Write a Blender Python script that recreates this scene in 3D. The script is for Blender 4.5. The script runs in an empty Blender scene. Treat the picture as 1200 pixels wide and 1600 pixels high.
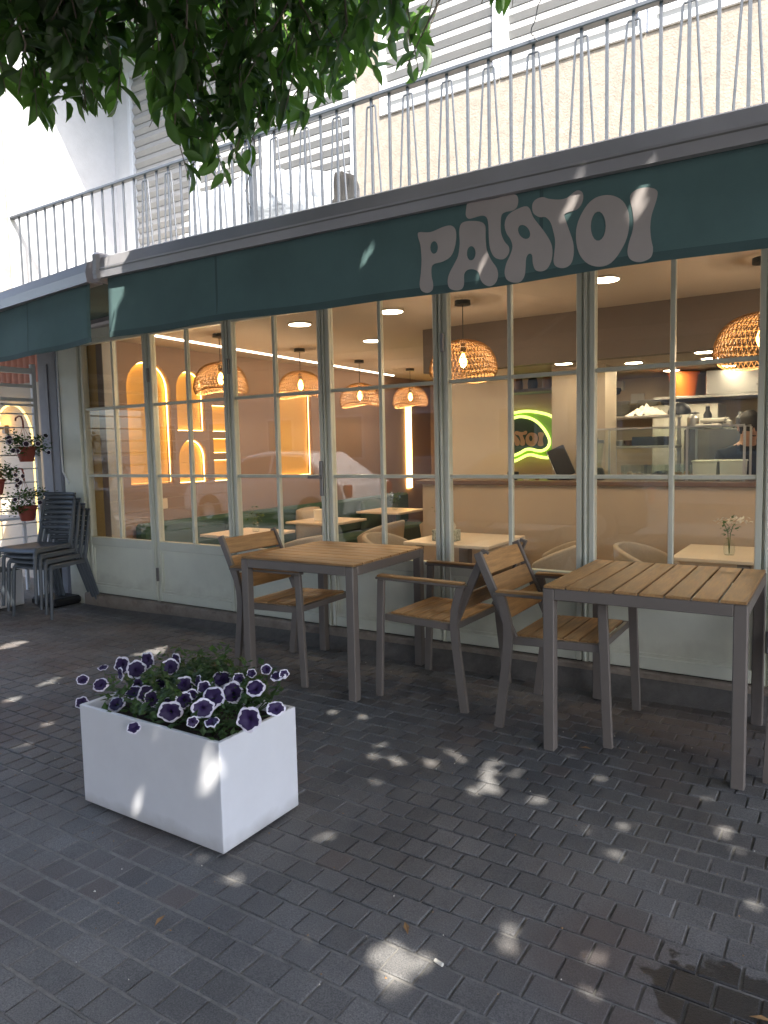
import bpy, bmesh, math, random
import numpy as np
from mathutils import Vector, Matrix, noise
from mathutils.geometry import tessellate_polygon
R = math.radians
random.seed(7)
rng = np.random.default_rng(11)
SC = bpy.context.scene
COL = SC.collection

# ------------------------------------------------------------------ camera, sky, sun, exposure
CAM = Vector((0.7739, -4.0165, 1.3464)); YAW, PITCH, ROLL, FPX = 0.5743, -0.0869, -0.0222, 1137.18
cf = Vector((-math.sin(YAW)*math.cos(PITCH), math.cos(YAW)*math.cos(PITCH), math.sin(PITCH)))
cr = Vector((math.cos(YAW), math.sin(YAW), 0)); cu = cr.cross(cf)
cr, cu = math.cos(ROLL)*cr + math.sin(ROLL)*cu, -math.sin(ROLL)*cr + math.cos(ROLL)*cu
cd = bpy.data.cameras.new('camera'); cam = bpy.data.objects.new('camera', cd); COL.objects.link(cam)
cam.matrix_world = Matrix(((cr.x, cu.x, -cf.x, CAM.x), (cr.y, cu.y, -cf.y, CAM.y), (cr.z, cu.z, -cf.z, CAM.z), (0, 0, 0, 1)))
cd.sensor_fit = 'VERTICAL'; cd.sensor_height = 36; cd.sensor_width = 27; cd.lens = FPX/1600*36
cd.clip_start = 0.02; cd.clip_end = 2000
SC.camera = cam

SUN = Vector((0.52, -0.55, 1.0)).normalized()
W = bpy.data.worlds.new('World'); SC.world = W; W.use_nodes = True
wn = W.node_tree.nodes; wl = W.node_tree.links
bg = wn['Background']; bg.inputs['Strength'].default_value = 0.15
sky = wn.new('ShaderNodeTexSky'); sky.sky_type = 'NISHITA'; sky.sun_disc = False
sky.sun_elevation = math.asin(SUN.z); sky.sun_rotation = math.atan2(SUN.x, SUN.y)
sky.air_density = .8; sky.dust_density = 3.0; sky.ozone_density = 1.0
wl.new(sky.outputs[0], bg.inputs['Color'])
sd = bpy.data.lights.new('sun', 'SUN'); sd.energy = 2.6; sd.angle = R(0.53); sd.color = (1, 0.95, 0.86)
sun = bpy.data.objects.new('sun', sd); COL.objects.link(sun)
sun.rotation_euler = SUN.to_track_quat('Z', 'Y').to_euler(); sun.location = SUN*30
vs = SC.view_settings; vs.view_transform = 'Standard'; vs.look = 'None'; vs.gamma = 1; vs.exposure = 2.6
vs.use_curve_mapping = False
cy = SC.cycles
cy.use_denoising = True; cy.max_bounces = 8; cy.diffuse_bounces = 4; cy.glossy_bounces = 4
cy.transmission_bounces = 6; cy.transparent_max_bounces = 24
cy.sample_clamp_indirect = 6; cy.caustics_reflective = False; cy.caustics_refractive = False

# ------------------------------------------------------------------ materials
MATS = {}
def mat(name, c, r=.5, m=0, var=.1, scale=6, bump=0, bscale=80, spec=.5, tint=None, stretch=None, coat=0, objrand=0, world=False):
    if name in MATS: return MATS[name]
    M = bpy.data.materials.new(name); M.use_nodes = True; n = M.node_tree.nodes; l = M.node_tree.links
    b = n['Principled BSDF']; b.inputs['Roughness'].default_value = r; b.inputs['Metallic'].default_value = m
    b.inputs['Specular IOR Level'].default_value = spec; b.inputs['Coat Weight'].default_value = coat
    tc = n.new('ShaderNodeTexCoord'); vec = tc.outputs['Object']
    if world:
        g = n.new('ShaderNodeNewGeometry'); vec = g.outputs['Position']
    if stretch:
        mp = n.new('ShaderNodeMapping'); mp.inputs['Scale'].default_value = stretch; l.new(vec, mp.inputs[0]); vec = mp.outputs[0]
    if var or tint:
        nz = n.new('ShaderNodeTexNoise'); nz.inputs['Scale'].default_value = scale; nz.inputs['Detail'].default_value = 6
        nz.inputs['Roughness'].default_value = .65; l.new(vec, nz.inputs[0])
        rp = n.new('ShaderNodeValToRGB'); rp.color_ramp.elements[0].position = .3; rp.color_ramp.elements[1].position = .72
        t = tint or c
        rp.color_ramp.elements[0].color = (*[max(0, x*(1-var)) for x in t], 1)
        rp.color_ramp.elements[1].color = (*[min(1, x*(1+var)) for x in c], 1)
        l.new(nz.outputs[0], rp.inputs[0]); out = rp.outputs[0]
        rr = n.new('ShaderNodeMapRange'); rr.inputs['To Min'].default_value = max(0, r-.1); rr.inputs['To Max'].default_value = min(1, r+.1)
        l.new(nz.outputs[0], rr.inputs[0]); l.new(rr.outputs[0], b.inputs['Roughness'])
        if objrand:
            oi = n.new('ShaderNodeObjectInfo'); mr = n.new('ShaderNodeMapRange')
            mr.inputs['To Min'].default_value = 1-objrand; mr.inputs['To Max'].default_value = 1+objrand
            l.new(oi.outputs['Random'], mr.inputs[0])
            mx = n.new('ShaderNodeVectorMath'); mx.operation = 'SCALE'; l.new(out, mx.inputs[0]); l.new(mr.outputs[0], mx.inputs['Scale'])
            out = mx.outputs[0]
        l.new(out, b.inputs['Base Color'])
    else:
        b.inputs['Base Color'].default_value = (*c, 1)
    if bump:
        nb = n.new('ShaderNodeTexNoise'); nb.inputs['Scale'].default_value = bscale; nb.inputs['Detail'].default_value = 5; l.new(vec, nb.inputs[0])
        bp = n.new('ShaderNodeBump'); bp.inputs['Strength'].default_value = bump; bp.inputs['Distance'].default_value = .01
        l.new(nb.outputs[0], bp.inputs['Height']); l.new(bp.outputs[0], b.inputs['Normal'])
    MATS[name] = M
    return M
def emit(name, c, s):
    if name in MATS: return MATS[name]
    M = bpy.data.materials.new(name); M.use_nodes = True; n = M.node_tree.nodes; l = M.node_tree.links
    b = n['Principled BSDF']; b.inputs['Base Color'].default_value = (*[x*.8 for x in c], 1)
    b.inputs['Emission Color'].default_value = (*c, 1); b.inputs['Emission Strength'].default_value = s
    MATS[name] = M; return M
def glass(name, tint=(1, 1, 1), ior=1.5, rough=0.0, dirt=0.0):
    M = bpy.data.materials.new(name); M.use_nodes = True; n = M.node_tree.nodes; l = M.node_tree.links
    n.remove(n['Principled BSDF']); o = n['Material Output']
    t = n.new('ShaderNodeBsdfTransparent'); t.inputs[0].default_value = (*tint, 1)
    g = n.new('ShaderNodeBsdfGlossy'); g.inputs['Roughness'].default_value = rough
    fr = n.new('ShaderNodeFresnel'); ge = n.new('ShaderNodeNewGeometry'); io = n.new('ShaderNodeMapRange')
    io.inputs['To Min'].default_value = ior; io.inputs['To Max'].default_value = 1/ior   # both faces of the thin pane act as air to glass
    l.new(ge.outputs['Backfacing'], io.inputs[0]); l.new(io.outputs[0], fr.inputs[0])
    mx = n.new('ShaderNodeMixShader'); l.new(fr.outputs[0], mx.inputs[0]); l.new(t.outputs[0], mx.inputs[1]); l.new(g.outputs[0], mx.inputs[2])
    last = mx.outputs[0]
    if dirt:
        d = n.new('ShaderNodeBsdfDiffuse'); d.inputs[0].default_value = (.7, .68, .64, 1)
        tc = n.new('ShaderNodeTexCoord'); nz = n.new('ShaderNodeTexNoise'); nz.inputs['Scale'].default_value = 3; nz.inputs['Detail'].default_value = 7
        l.new(tc.outputs['Object'], nz.inputs[0])
        mr = n.new('ShaderNodeMapRange'); mr.inputs['From Min'].default_value = .4; mr.inputs['From Max'].default_value = .8
        mr.inputs['To Min'].default_value = dirt*.4; mr.inputs['To Max'].default_value = dirt*2; l.new(nz.outputs[0], mr.inputs[0])
        m2 = n.new('ShaderNodeMixShader'); l.new(mr.outputs[0], m2.inputs[0]); l.new(last, m2.inputs[1]); l.new(d.outputs[0], m2.inputs[2]); last = m2.outputs[0]
    l.new(last, o.inputs[0]); MATS[name] = M; return M
def leafmat(name, c, trans, objrand=.25, rough=.38):
    M = bpy.data.materials.new(name); M.use_nodes = True; n = M.node_tree.nodes; l = M.node_tree.links
    b = n['Principled BSDF']; o = n['Material Output']; b.inputs['Roughness'].default_value = rough
    g = n.new('ShaderNodeNewGeometry'); nz = n.new('ShaderNodeTexNoise'); nz.inputs['Scale'].default_value = 9; nz.inputs['Detail'].default_value = 2
    l.new(g.outputs['Position'], nz.inputs[0]); rp = n.new('ShaderNodeValToRGB')
    rp.color_ramp.elements[0].position = .3; rp.color_ramp.elements[1].position = .7
    rp.color_ramp.elements[0].color = (*[x*.65 for x in c], 1); rp.color_ramp.elements[1].color = (*[x*1.3 for x in c], 1)
    l.new(nz.outputs[0], rp.inputs[0]); l.new(rp.outputs[0], b.inputs['Base Color'])
    t = n.new('ShaderNodeBsdfTranslucent'); t.inputs[0].default_value = (*trans, 1)
    mx = n.new('ShaderNodeMixShader'); mx.inputs[0].default_value = .38
    l.new(b.outputs[0], mx.inputs[1]); l.new(t.outputs[0], mx.inputs[2]); l.new(mx.outputs[0], o.inputs[0])
    MATS[name] = M; return M

def grime(M, z0, z1, c):
    n = M.node_tree.nodes; l = M.node_tree.links; b = n['Principled BSDF']; src = b.inputs['Base Color'].links[0].from_socket
    g = n.new('ShaderNodeNewGeometry'); sp = n.new('ShaderNodeSeparateXYZ'); l.new(g.outputs['Position'], sp.inputs[0])
    nz = n.new('ShaderNodeTexNoise'); nz.inputs['Scale'].default_value = 9; nz.inputs['Detail'].default_value = 7; l.new(g.outputs['Position'], nz.inputs[0])
    ad = n.new('ShaderNodeMath'); ad.operation = 'MULTIPLY_ADD'; l.new(nz.outputs[0], ad.inputs[0]); ad.inputs[1].default_value = -(z1-z0)*1.6; l.new(sp.outputs[2], ad.inputs[2])
    mr = n.new('ShaderNodeMapRange'); mr.inputs['From Min'].default_value = z0-(z1-z0)*.8; mr.inputs['From Max'].default_value = z1-(z1-z0)*.8; mr.inputs['To Min'].default_value = .55; mr.inputs['To Max'].default_value = 0; l.new(ad.outputs[0], mr.inputs[0])
    mx = n.new('ShaderNodeMix'); mx.data_type = 'RGBA'; l.new(mr.outputs[0], mx.inputs[0]); l.new(src, mx.inputs[6]); mx.inputs[7].default_value = (*c, 1); l.new(mx.outputs[2], b.inputs['Base Color'])
def paver_mat():
    M = bpy.data.materials.new('paver_concrete'); M.use_nodes = True; n = M.node_tree.nodes; l = M.node_tree.links
    b = n['Principled BSDF']; b.inputs['Roughness'].default_value = .62; b.inputs['Specular IOR Level'].default_value = .45
    g = n.new('ShaderNodeNewGeometry'); P = g.outputs['Position']
    def nz(scale, det=5, rough=.6):
        x = n.new('ShaderNodeTexNoise'); x.inputs['Scale'].default_value = scale; x.inputs['Detail'].default_value = det
        x.inputs['Roughness'].default_value = rough; l.new(P, x.inputs[0]); return x.outputs[0]
    def ramp(f, p0, p1, c0, c1):
        x = n.new('ShaderNodeValToRGB'); e = x.color_ramp.elements; e[0].position = p0; e[1].position = p1
        e[0].color = (*c0, 1); e[1].color = (*c1, 1); l.new(f, x.inputs[0]); return x.outputs[0]
    def mix(mode, f, a, bb):
        x = n.new('ShaderNodeMix'); x.data_type = 'RGBA'; x.blend_type = mode
        if isinstance(f, float): x.inputs[0].default_value = f
        else: l.new(f, x.inputs[0])
        for v, s in ((a, 6), (bb, 7)):
            if isinstance(v, tuple): x.inputs[s].default_value = (*v, 1)
            else: l.new(v, x.inputs[s])
        return x.outputs[2]
    # cell id per paver from position: rows of .1 with half offset
    sep = n.new('ShaderNodeSeparateXYZ'); l.new(P, sep.inputs[0])
    def math_(op, a, bb=None):
        x = n.new('ShaderNodeMath'); x.operation = op
        for i, v in enumerate((a, bb)):
            if v is None: continue
            if isinstance(v, (int, float)): x.inputs[i].default_value = v
            else: l.new(v, x.inputs[i])
        return x.outputs[0]
    row = math_('FLOOR', math_('DIVIDE', math_('SUBTRACT', sep.outputs[1], -2.845), .1))
    xo = math_('ADD', math_('SUBTRACT', sep.outputs[0], -1.177), math_('MULTIPLY', math_('MODULO', math_('ADD', row, 1000.0), 2.0), .05))
    colm = math_('FLOOR', math_('DIVIDE', xo, .1))
    cb = n.new('ShaderNodeCombineXYZ'); l.new(row, cb.inputs[0]); l.new(colm, cb.inputs[1])
    wn_ = n.new('ShaderNodeTexWhiteNoise'); wn_.noise_dimensions = '2D'; l.new(cb.outputs[0], wn_.inputs[0])
    base = ramp(nz(2.2), .3, .7, (.105, .105, .108), (.170, .168, .166))
    grain = ramp(nz(240, 3, .7), .35, .75, (.55, .55, .55), (1.55, 1.5, 1.45))
    c = mix('MULTIPLY', 1.0, base, grain)
    per = n.new('ShaderNodeMapRange'); per.inputs['To Min'].default_value = .84; per.inputs['To Max'].default_value = 1.16; l.new(wn_.outputs[0], per.inputs[0])
    sc = n.new('ShaderNodeVectorMath'); sc.operation = 'SCALE'; l.new(c, sc.inputs[0]); l.new(per.outputs[0], sc.inputs['Scale']); c = sc.outputs[0]
    # reddish pavers: scattered ones plus a worn zone
    redf = math_('MULTIPLY', math_('GREATER_THAN', wn_.outputs[0], .97), .4)
    zone = math_('MULTIPLY', ramp(nz(.9, 2), .5, .62, (0, 0, 0), (1, 1, 1)), .4)
    c = mix('MIX', math_('MAXIMUM', redf, zone), c, (.105, .066, .05))
    # wet spill near the right edge
    dx = math_('SUBTRACT', sep.outputs[0], .53); dy = math_('SUBTRACT', sep.outputs[1], -2.22)
    d2 = math_('SQRT', math_('ADD', math_('MULTIPLY', dx, dx), math_('MULTIPLY', dy, dy)))
    w = math_('ADD', d2, math_('MULTIPLY', math_('SUBTRACT', nz(14, 4), .5), .28))
    wet = ramp(w, .145, .165, (1, 1, 1), (0, 0, 0))
    c = mix('MIX', math_('MULTIPLY', wet, .8), c, (.014, .012, .011))
    l.new(c, b.inputs['Base Color'])
    rr = n.new('ShaderNodeMapRange'); rr.inputs['To Min'].default_value = .68; rr.inputs['To Max'].default_value = .3; l.new(wet, rr.inputs[0])
    l.new(rr.outputs[0], b.inputs['Roughness'])
    bp = n.new('ShaderNodeBump'); bp.inputs['Strength'].default_value = .55; bp.inputs['Distance'].default_value = .006
    l.new(nz(150, 5, .7), bp.inputs['Height']); l.new(bp.outputs[0], b.inputs['Normal'])
    MATS['paver'] = M; return M

mat('sand', (.20, .19, .175), .9, var=.3, scale=30, bump=.5, bscale=200)
mat('asphalt', (.05, .05, .052), .85, var=.25, scale=20, bump=.4, bscale=250)
mat('kerb', (.30, .255, .21), .7, var=.2, scale=9, bump=.25, bscale=120, tint=(.2, .15, .115))
mat('ramp', (.12, .11, .10), .85, var=.3, scale=12, bump=.5, bscale=120)
mat('sage', (.68, .69, .585), .42, var=.05, scale=5, bump=.02, bscale=120)
mat('sage_panel', (.76, .77, .65), .45, var=.06, scale=3, bump=.02)
mat('glass_dummy', (.5, .5, .5))
glass('glass', (.96, .97, .96), 1.5, 0, .012)
glass('glass_case', (.93, .97, .95), 1.45, .02)
mat('awning', (.08, .136, .135), .85, var=.12, scale=3, bump=.12, bscale=400, spec=.25)
mat('awning_dark', (.055, .092, .092), .85, var=.1, scale=4, bump=.12, bscale=400, spec=.25)
mat('letter', (.34, .305, .29), .85, var=.05, scale=8, bump=.06, bscale=400, spec=.2)
mat('alu', (.32, .31, .32), .42, m=.35, var=.08, scale=4)
mat('rail', (.075, .084, .098), .5, m=.1, var=.2, scale=14, bump=.05, bscale=60)
mat('stucco', (.24, .214, .176), .92, var=.2, scale=16, bump=.45, bscale=70)
mat('stucco_white', (.48, .495, .51), .9, var=.06, scale=8, bump=.25, bscale=90)
mat('stone', (.42, .36, .30), .85, var=.25, scale=10, bump=.4, bscale=60)
mat('white_frame', (.5, .53, .56), .4, var=.05)
mat('shutter', (.29, .29, .28), .55, var=.06, scale=10)
mat('teak', (.44, .25, .10), .5, var=.22, scale=5, stretch=(1, 12, 12), bump=.12, bscale=40, tint=(.33, .175, .068), objrand=.14)
mat('teak_y', (.44, .25, .10), .5, var=.22, scale=5, stretch=(12, 1, 12), bump=.12, bscale=40, tint=(.33, .175, .068), objrand=.14)
mat('taupe', (.18, .155, .137), .5, m=.15, var=.07, scale=9, bump=.03, bscale=200)
mat('planter', (.74, .74, .76), .5, var=.035, scale=5, bump=.02, bscale=30)
mat('soil', (.035, .024, .017), .95, var=.4, scale=40, bump=.8, bscale=90)
mat('petal_purple', (.022, .006, .06), .6, var=.3, scale=60)
mat('petal_white', (.78, .74, .82), .6, var=.05, scale=60)
mat('petal_black', (.02, .008, .03), .6, var=.3, scale=60)
leafmat('petunia_leaf', (.045, .085, .028), (.10, .20, .03), rough=.55)
leafmat('ficus_leaf', (.032, .062, .022), (.16, .34, .05))
mat('bark', (.14, .115, .09), .9, var=.35, scale=14, bump=.8, bscale=40)
mat('dark_plastic', (.085, .10, .118), .45, var=.08, scale=9, bump=.03, bscale=250)
mat('black', (.015, .015, .016), .45, var=.1)
mat('black_fabric', (.012, .013, .016), .9, var=.2, scale=30)
mat('skin', (.50, .27, .18), .5, var=.06, scale=20)
mat('hair', (.018, .013, .01), .6, var=.3, scale=60, bump=.5, bscale=150)
mat('trouser', (.03, .035, .05), .9, var=.2)
mat('wall_tan', (.42, .30, .215), .85, var=.05, scale=2, bump=.08, bscale=120)
mat('wall_brown', (.28, .19, .14), .85, var=.05, scale=2, bump=.06)
mat('bulkhead', (.13, .10, .085), .6, var=.06, scale=2)
mat('ceiling', (.44, .37, .31), .9, var=.03, scale=2)
mat('wall_cream', (.66, .54, .38), .8, var=.03, scale=2)
mat('wall_grey', (.38, .38, .38), .8, var=.06, scale=3)
mat('floor_in', (.30, .22, .16), .4, var=.12, scale=4)
mat('counter_front', (.46, .36, .26), .6, var=.04, scale=2, bump=.05)
mat('counter_top', (.14, .08, .05), .4, var=.12, scale=10)
mat('green_fabric', (.03, .075, .045), .9, var=.15, scale=60, bump=.2, bscale=300)
mat('beige_fabric', (.42, .35, .27), .9, var=.1, scale=60, bump=.2, bscale=300)
mat('table_white', (.72, .60, .46), .45, var=.06, scale=4, stretch=(1, 8, 1))
mat('wood_leg', (.25, .13, .06), .5, var=.2, scale=8)
mat('rattan', (.40, .23, .09), .7, var=.25, scale=30)
mat('steel', (.52, .50, .47), .32, m=.85, var=.06)
mat('steel_dark', (.20, .19, .18), .4, m=.6, var=.1)
mat('orange', (.85, .19, .02), .5, var=.05)
mat('cream_plastic', (.72, .68, .58), .5, var=.05)
mat('paper', (.75, .70, .60), .8, var=.05)
mat('sign_board', (.03, .07, .05), .6, var=.1)
mat('sign_glow', (.20, .34, .04), .6, var=.05)  # neon glow put into the colour of the sign backing
mat('sign_letter', (.55, .36, .24), .7, var=.05)
mat('terracotta', (.26, .055, .035), .6, var=.15, scale=20)
mat('white_metal', (.72, .73, .74), .45, var=.05)
mat('neigh_wall', (.46, .42, .36), .85, var=.06, scale=4)
mat('pier_grey', (.30, .30, .32), .75, var=.1, scale=6, bump=.15, bscale=60)
mat('red_shutter', (.33, .13, .085), .65, var=.15, scale=9)
mat('pipe', (.17, .18, .21), .5, m=.2, var=.1)
mat('plaster_opp', (.42, .39, .34), .9, var=.12, scale=1.5)
mat('plaster_opp2', (.36, .33, .30), .9, var=.12, scale=1.5)
mat('dark_glass', (.02, .022, .025), .08, var=0, spec=.6)
mat('car_white', (.72, .73, .74), .25, var=.02, coat=.6)
mat('car_grey', (.16, .17, .18), .25, m=.4, var=.02, coat=.6)
mat('rubber', (.02, .02, .02), .85, var=.1)
mat('sheet', (.34, .37, .41), .75, var=.06, scale=12, bump=.6, bscale=45)
mat('dry_leaf', (.30, .17, .07), .8, var=.3, scale=40)
mat('mosaic', (.35, .38, .33), .5, var=.9, scale=70, tint=(.09, .11, .09))
mat('niche_back', (.66, .40, .13), .85, var=.03)
emit('led_warm', (1.0, .57, .16), 3.0)
emit('led_line', (1.0, .82, .64), 2.2)
emit('disc', (1.0, .88, .66), 7.5)
emit('disc_kitchen', (1.0, .86, .60), 13.0)
emit('disc_small', (1.0, .9, .6), 6.0)
emit('bulb', (1.0, .50, .08), 10.0)
emit('neon', (.74, .95, .16), .5)
emit('led_arch', (1.0, .68, .22), .5)
emit('screen', (.35, .33, .30), .25)
paver_mat()
grime(MATS['planter'], .0, .06, (.30, .28, .25)); grime(MATS['sage_panel'], .12, .30, (.40, .37, .29)); grime(MATS['kerb'], -.02, .10, (.13, .11, .09))
MT = MATS

# ------------------------------------------------------------------ mesh helpers
def woff(o):
    v = Vector((0, 0, 0))
    while o is not None:
        v += o.location; o = o.parent
    return v
class MB:
    def __init__(s): s.v = []; s.f = []; s.m = []
    def add(s, vs, fs, mi=0):
        b = len(s.v); s.v += [tuple(x) for x in vs]; s.f += [tuple(b+i for i in f) for f in fs]; s.m += [mi]*len(fs)
    def convex(s, vs, fs, mi=0):
        c = sum((Vector(x) for x in vs), Vector())/len(vs); out = []
        for f in fs:
            p = [Vector(vs[i]) for i in f]; n = Vector()
            for i in range(len(p)): n += (p[i]-p[0]).cross(p[(i+1) % len(p)]-p[0])
            fc = sum(p, Vector())/len(p)
            out.append(f if n.dot(fc-c) >= 0 else f[::-1])
        s.add(vs, out, mi)
    def box(s, x0, x1, y0, y1, z0, z1, b=0, M=None, mi=0):
        if b <= 0:
            vs = [(x, y, z) for x in (x0, x1) for y in (y0, y1) for z in (z0, z1)]
            fs = [(0, 1, 3, 2), (4, 6, 7, 5), (0, 4, 5, 1), (2, 3, 7, 6), (0, 2, 6, 4), (1, 5, 7, 3)]
        else:
            X, Y, Z = (x0, x1), (y0, y1), (z0, z1); vs = []; ix = {}
            for i in (0, 1):
                for j in (0, 1):
                    for k in (0, 1):
                        xi = X[i]+b*(1-2*i); yi = Y[j]+b*(1-2*j); zi = Z[k]+b*(1-2*k)
                        for a, p in enumerate(((X[i], yi, zi), (xi, Y[j], zi), (xi, yi, Z[k]))):
                            ix[i, j, k, a] = len(vs); vs.append(p)
            fs = []
            for e in (0, 1):
                fs += [[ix[e, 0, 0, 0], ix[e, 1, 0, 0], ix[e, 1, 1, 0], ix[e, 0, 1, 0]],
                       [ix[0, e, 0, 1], ix[1, e, 0, 1], ix[1, e, 1, 1], ix[0, e, 1, 1]],
                       [ix[0, 0, e, 2], ix[1, 0, e, 2], ix[1, 1, e, 2], ix[0, 1, e, 2]]]
                for g in (0, 1):
                    fs += [[ix[0, e, g, 1], ix[1, e, g, 1], ix[1, e, g, 2], ix[0, e, g, 2]],
                           [ix[e, 0, g, 0], ix[e, 1, g, 0], ix[e, 1, g, 2], ix[e, 0, g, 2]],
                           [ix[e, g, 0, 0], ix[e, g, 1, 0], ix[e, g, 1, 1], ix[e, g, 0, 1]]]
            for i in (0, 1):
                for j in (0, 1):
                    for k in (0, 1): fs.append([ix[i, j, k, 0], ix[i, j, k, 1], ix[i, j, k, 2]])
        if M is not None: vs = [tuple(M @ Vector(p)) for p in vs]
        s.convex(vs, fs, mi); return s
    def bar(s, p, q, w, h, b=0, up=(0, 0, 1), mi=0):
        p, q = Vector(p), Vector(q); d = q-p; L = d.length; d.normalize(); u = Vector(up)
        if abs(d.dot(u)) > .98: u = Vector((1, 0, 0))
        sd_ = d.cross(u).normalized(); u = sd_.cross(d)
        M = Matrix(((d.x, sd_.x, u.x, p.x), (d.y, sd_.y, u.y, p.y), (d.z, sd_.z, u.z, p.z), (0, 0, 0, 1)))
        return s.box(0, L, -w/2, w/2, -h/2, h/2, b, M, mi)
    def tube(s, pts, r, n=8, mi=0, caps=True):
        pts = [Vector(p) for p in pts]; rs = r if isinstance(r, (list, tuple)) else [r]*len(pts)
        b = len(s.v); pu = None
        for i, p in enumerate(pts):
            d = (pts[min(i+1, len(pts)-1)]-pts[max(i-1, 0)]).normalized()
            u = pu if pu is not None else (Vector((0, 0, 1)) if abs(d.z) < .9 else Vector((1, 0, 0)))
            u = (u-d*u.dot(d)); u = u.normalized() if u.length > 1e-6 else d.orthogonal().normalized(); pu = u; w = d.cross(u)
            for k in range(n):
                a = 2*math.pi*k/n; s.v.append(tuple(p+(u*math.cos(a)+w*math.sin(a))*rs[i]))
        for i in range(len(pts)-1):
            for k in range(n):
                s.f.append((b+i*n+k, b+i*n+(k+1) % n, b+(i+1)*n+(k+1) % n, b+(i+1)*n+k)); s.m.append(mi)
        if caps:
            s.f.append(tuple(b+k for k in range(n))[::-1]); s.f.append(tuple(b+(len(pts)-1)*n+k for k in range(n))); s.m += [mi, mi]
        return s
    def lathe(s, prof, c=(0, 0, 0), n=24, mi=0, closed=False):
        b = len(s.v)
        for r, z in prof:
            for k in range(n):
                a = 2*math.pi*k/n; s.v.append((c[0]+r*math.cos(a), c[1]+r*math.sin(a), c[2]+z))
        for i in range(len(prof)-1):
            for k in range(n): s.f.append((b+i*n+k, b+i*n+(k+1) % n, b+(i+1)*n+(k+1) % n, b+(i+1)*n+k)); s.m.append(mi)
        if closed:
            s.f.append(tuple(b+k for k in range(n))[::-1]); s.f.append(tuple(b+(len(prof)-1)*n+k for k in range(n))); s.m += [mi, mi]
        return s
    def prism(s, loops, fn, d0, d1, mi=0):
        """loops: outer then holes (2d); fn(a, b, d) gives the 3d point"""
        flat = [p for L in loops for p in L]
        tri = tessellate_polygon([[Vector((p[0], p[1], 0)) for p in L] for L in loops])
        N = len(flat); b = len(s.v)
        s.v += [tuple(fn(p[0], p[1], d0)) for p in flat]+[tuple(fn(p[0], p[1], d1)) for p in flat]
        for t in tri:
            s.f.append((b+t[0], b+t[1], b+t[2])); s.f.append((b+N+t[2], b+N+t[1], b+N+t[0])); s.m += [mi, mi]
        o = 0
        for L in loops:
            for i in range(len(L)):
                j = (i+1) % len(L); s.f.append((b+o+i, b+o+j, b+N+o+j, b+N+o+i)); s.m.append(mi)
            o += len(L)
        return s
    def grid(s, nx, ny, fn, mi=0):
        b = len(s.v)
        for j in range(ny+1):
            for i in range(nx+1): s.v.append(tuple(fn(i/nx, j/ny)))
        for j in range(ny):
            for i in range(nx):
                k = b+j*(nx+1)+i; s.f.append((k, k+1, k+nx+2, k+nx+1)); s.m.append(mi)
        return s
    def mesh(s, name, mats, smooth=False, off=None):
        me = bpy.data.meshes.new(name)
        v = s.v if off is None else [(x-off.x, y-off.y, z-off.z) for x, y, z in s.v]
        me.from_pydata(v, [], s.f)
        for m in (mats if isinstance(mats, (list, tuple)) else [mats]): me.materials.append(MT[m])
        if any(s.m): me.polygons.foreach_set('material_index', s.m)
        bm = bmesh.new(); bm.from_mesh(me); bmesh.ops.recalc_face_normals(bm, faces=bm.faces); bm.to_mesh(me); bm.free()
        if smooth:
            me.shade_smooth()
            if smooth != 'all': me.set_sharp_from_angle(angle=R(40))
        me.update(); return me
    def build(s, name, mats, parent=None, smooth=False, local=False):
        off = woff(parent) if (parent is not None and not local) else None
        return obj(name, s.mesh(name, mats, smooth, off), parent)
def obj(name, me, parent=None, loc=None, rot=None, scale=None):
    o = bpy.data.objects.new(name, me); COL.objects.link(o)
    if parent is not None: o.parent = parent
    if loc is not None: o.location = loc
    if rot is not None: o.rotation_euler = rot
    if scale is not None: o.scale = scale
    return o
def tag(o, label=None, cat=None, group=None, kind=None):
    if label: o['label'] = label
    if cat: o['category'] = cat
    if group: o['group'] = group
    if kind: o['kind'] = kind
    return o
def thing(name, label, cat, loc=(0, 0, 0), rz=0, group=None):
    o = bpy.data.objects.new(name, None); COL.objects.link(o); o.location = loc; o.rotation_euler = (0, 0, rz); o.empty_display_size = .1
    return tag(o, label, cat, group)
def copy_tree(o, parent=None, label=None):
    c = o.copy(); COL.objects.link(c); c.parent = parent
    if label: c['label'] = label
    for ch in list(o.children): copy_tree(ch, c)
    return c
def box(name, m, parent, x0, x1, y0, y1, z0, z1, b=0, local=False):
    return MB().box(x0, x1, y0, y1, z0, z1, b).build(name, m, parent, local=local)
def struct(name, m, *a, b=0):
    return tag(MB().box(*a, b).build(name, m), kind='structure')
def crom(pts, k=4):
    out = []; n = len(pts)
    for i in range(n):
        p0, p1, p2, p3 = [pts[(i+j) % n] for j in (-1, 0, 1, 2)]
        for t in range(k):
            t /= k
            out.append(tuple(.5*((2*p1[a])+(-p0[a]+p2[a])*t+(2*p0[a]-5*p1[a]+4*p2[a]-p3[a])*t*t+(-p0[a]+3*p1[a]-3*p2[a]+p3[a])*t**3) for a in (0, 1)))
    return out
def ell(cx, cy, rx, ry, n=18, tilt=0):
    return [(cx+rx*math.cos(t)*math.cos(tilt)-ry*math.sin(t)*math.sin(tilt), cy+rx*math.cos(t)*math.sin(tilt)+ry*math.sin(t)*math.cos(tilt)) for t in [2*math.pi*i/n for i in range(n)]]
def topix(p):
    d = Vector(p)-CAM; z = d.dot(cf)
    return (600+FPX*d.dot(cr)/z, 800-FPX*d.dot(cu)/z, z)
def frompix(x, y, axis, val):
    d = cf+cr*((x-600)/FPX)-cu*((y-800)/FPX); t = (val-CAM[axis])/d[axis]; return CAM+d*t

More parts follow.
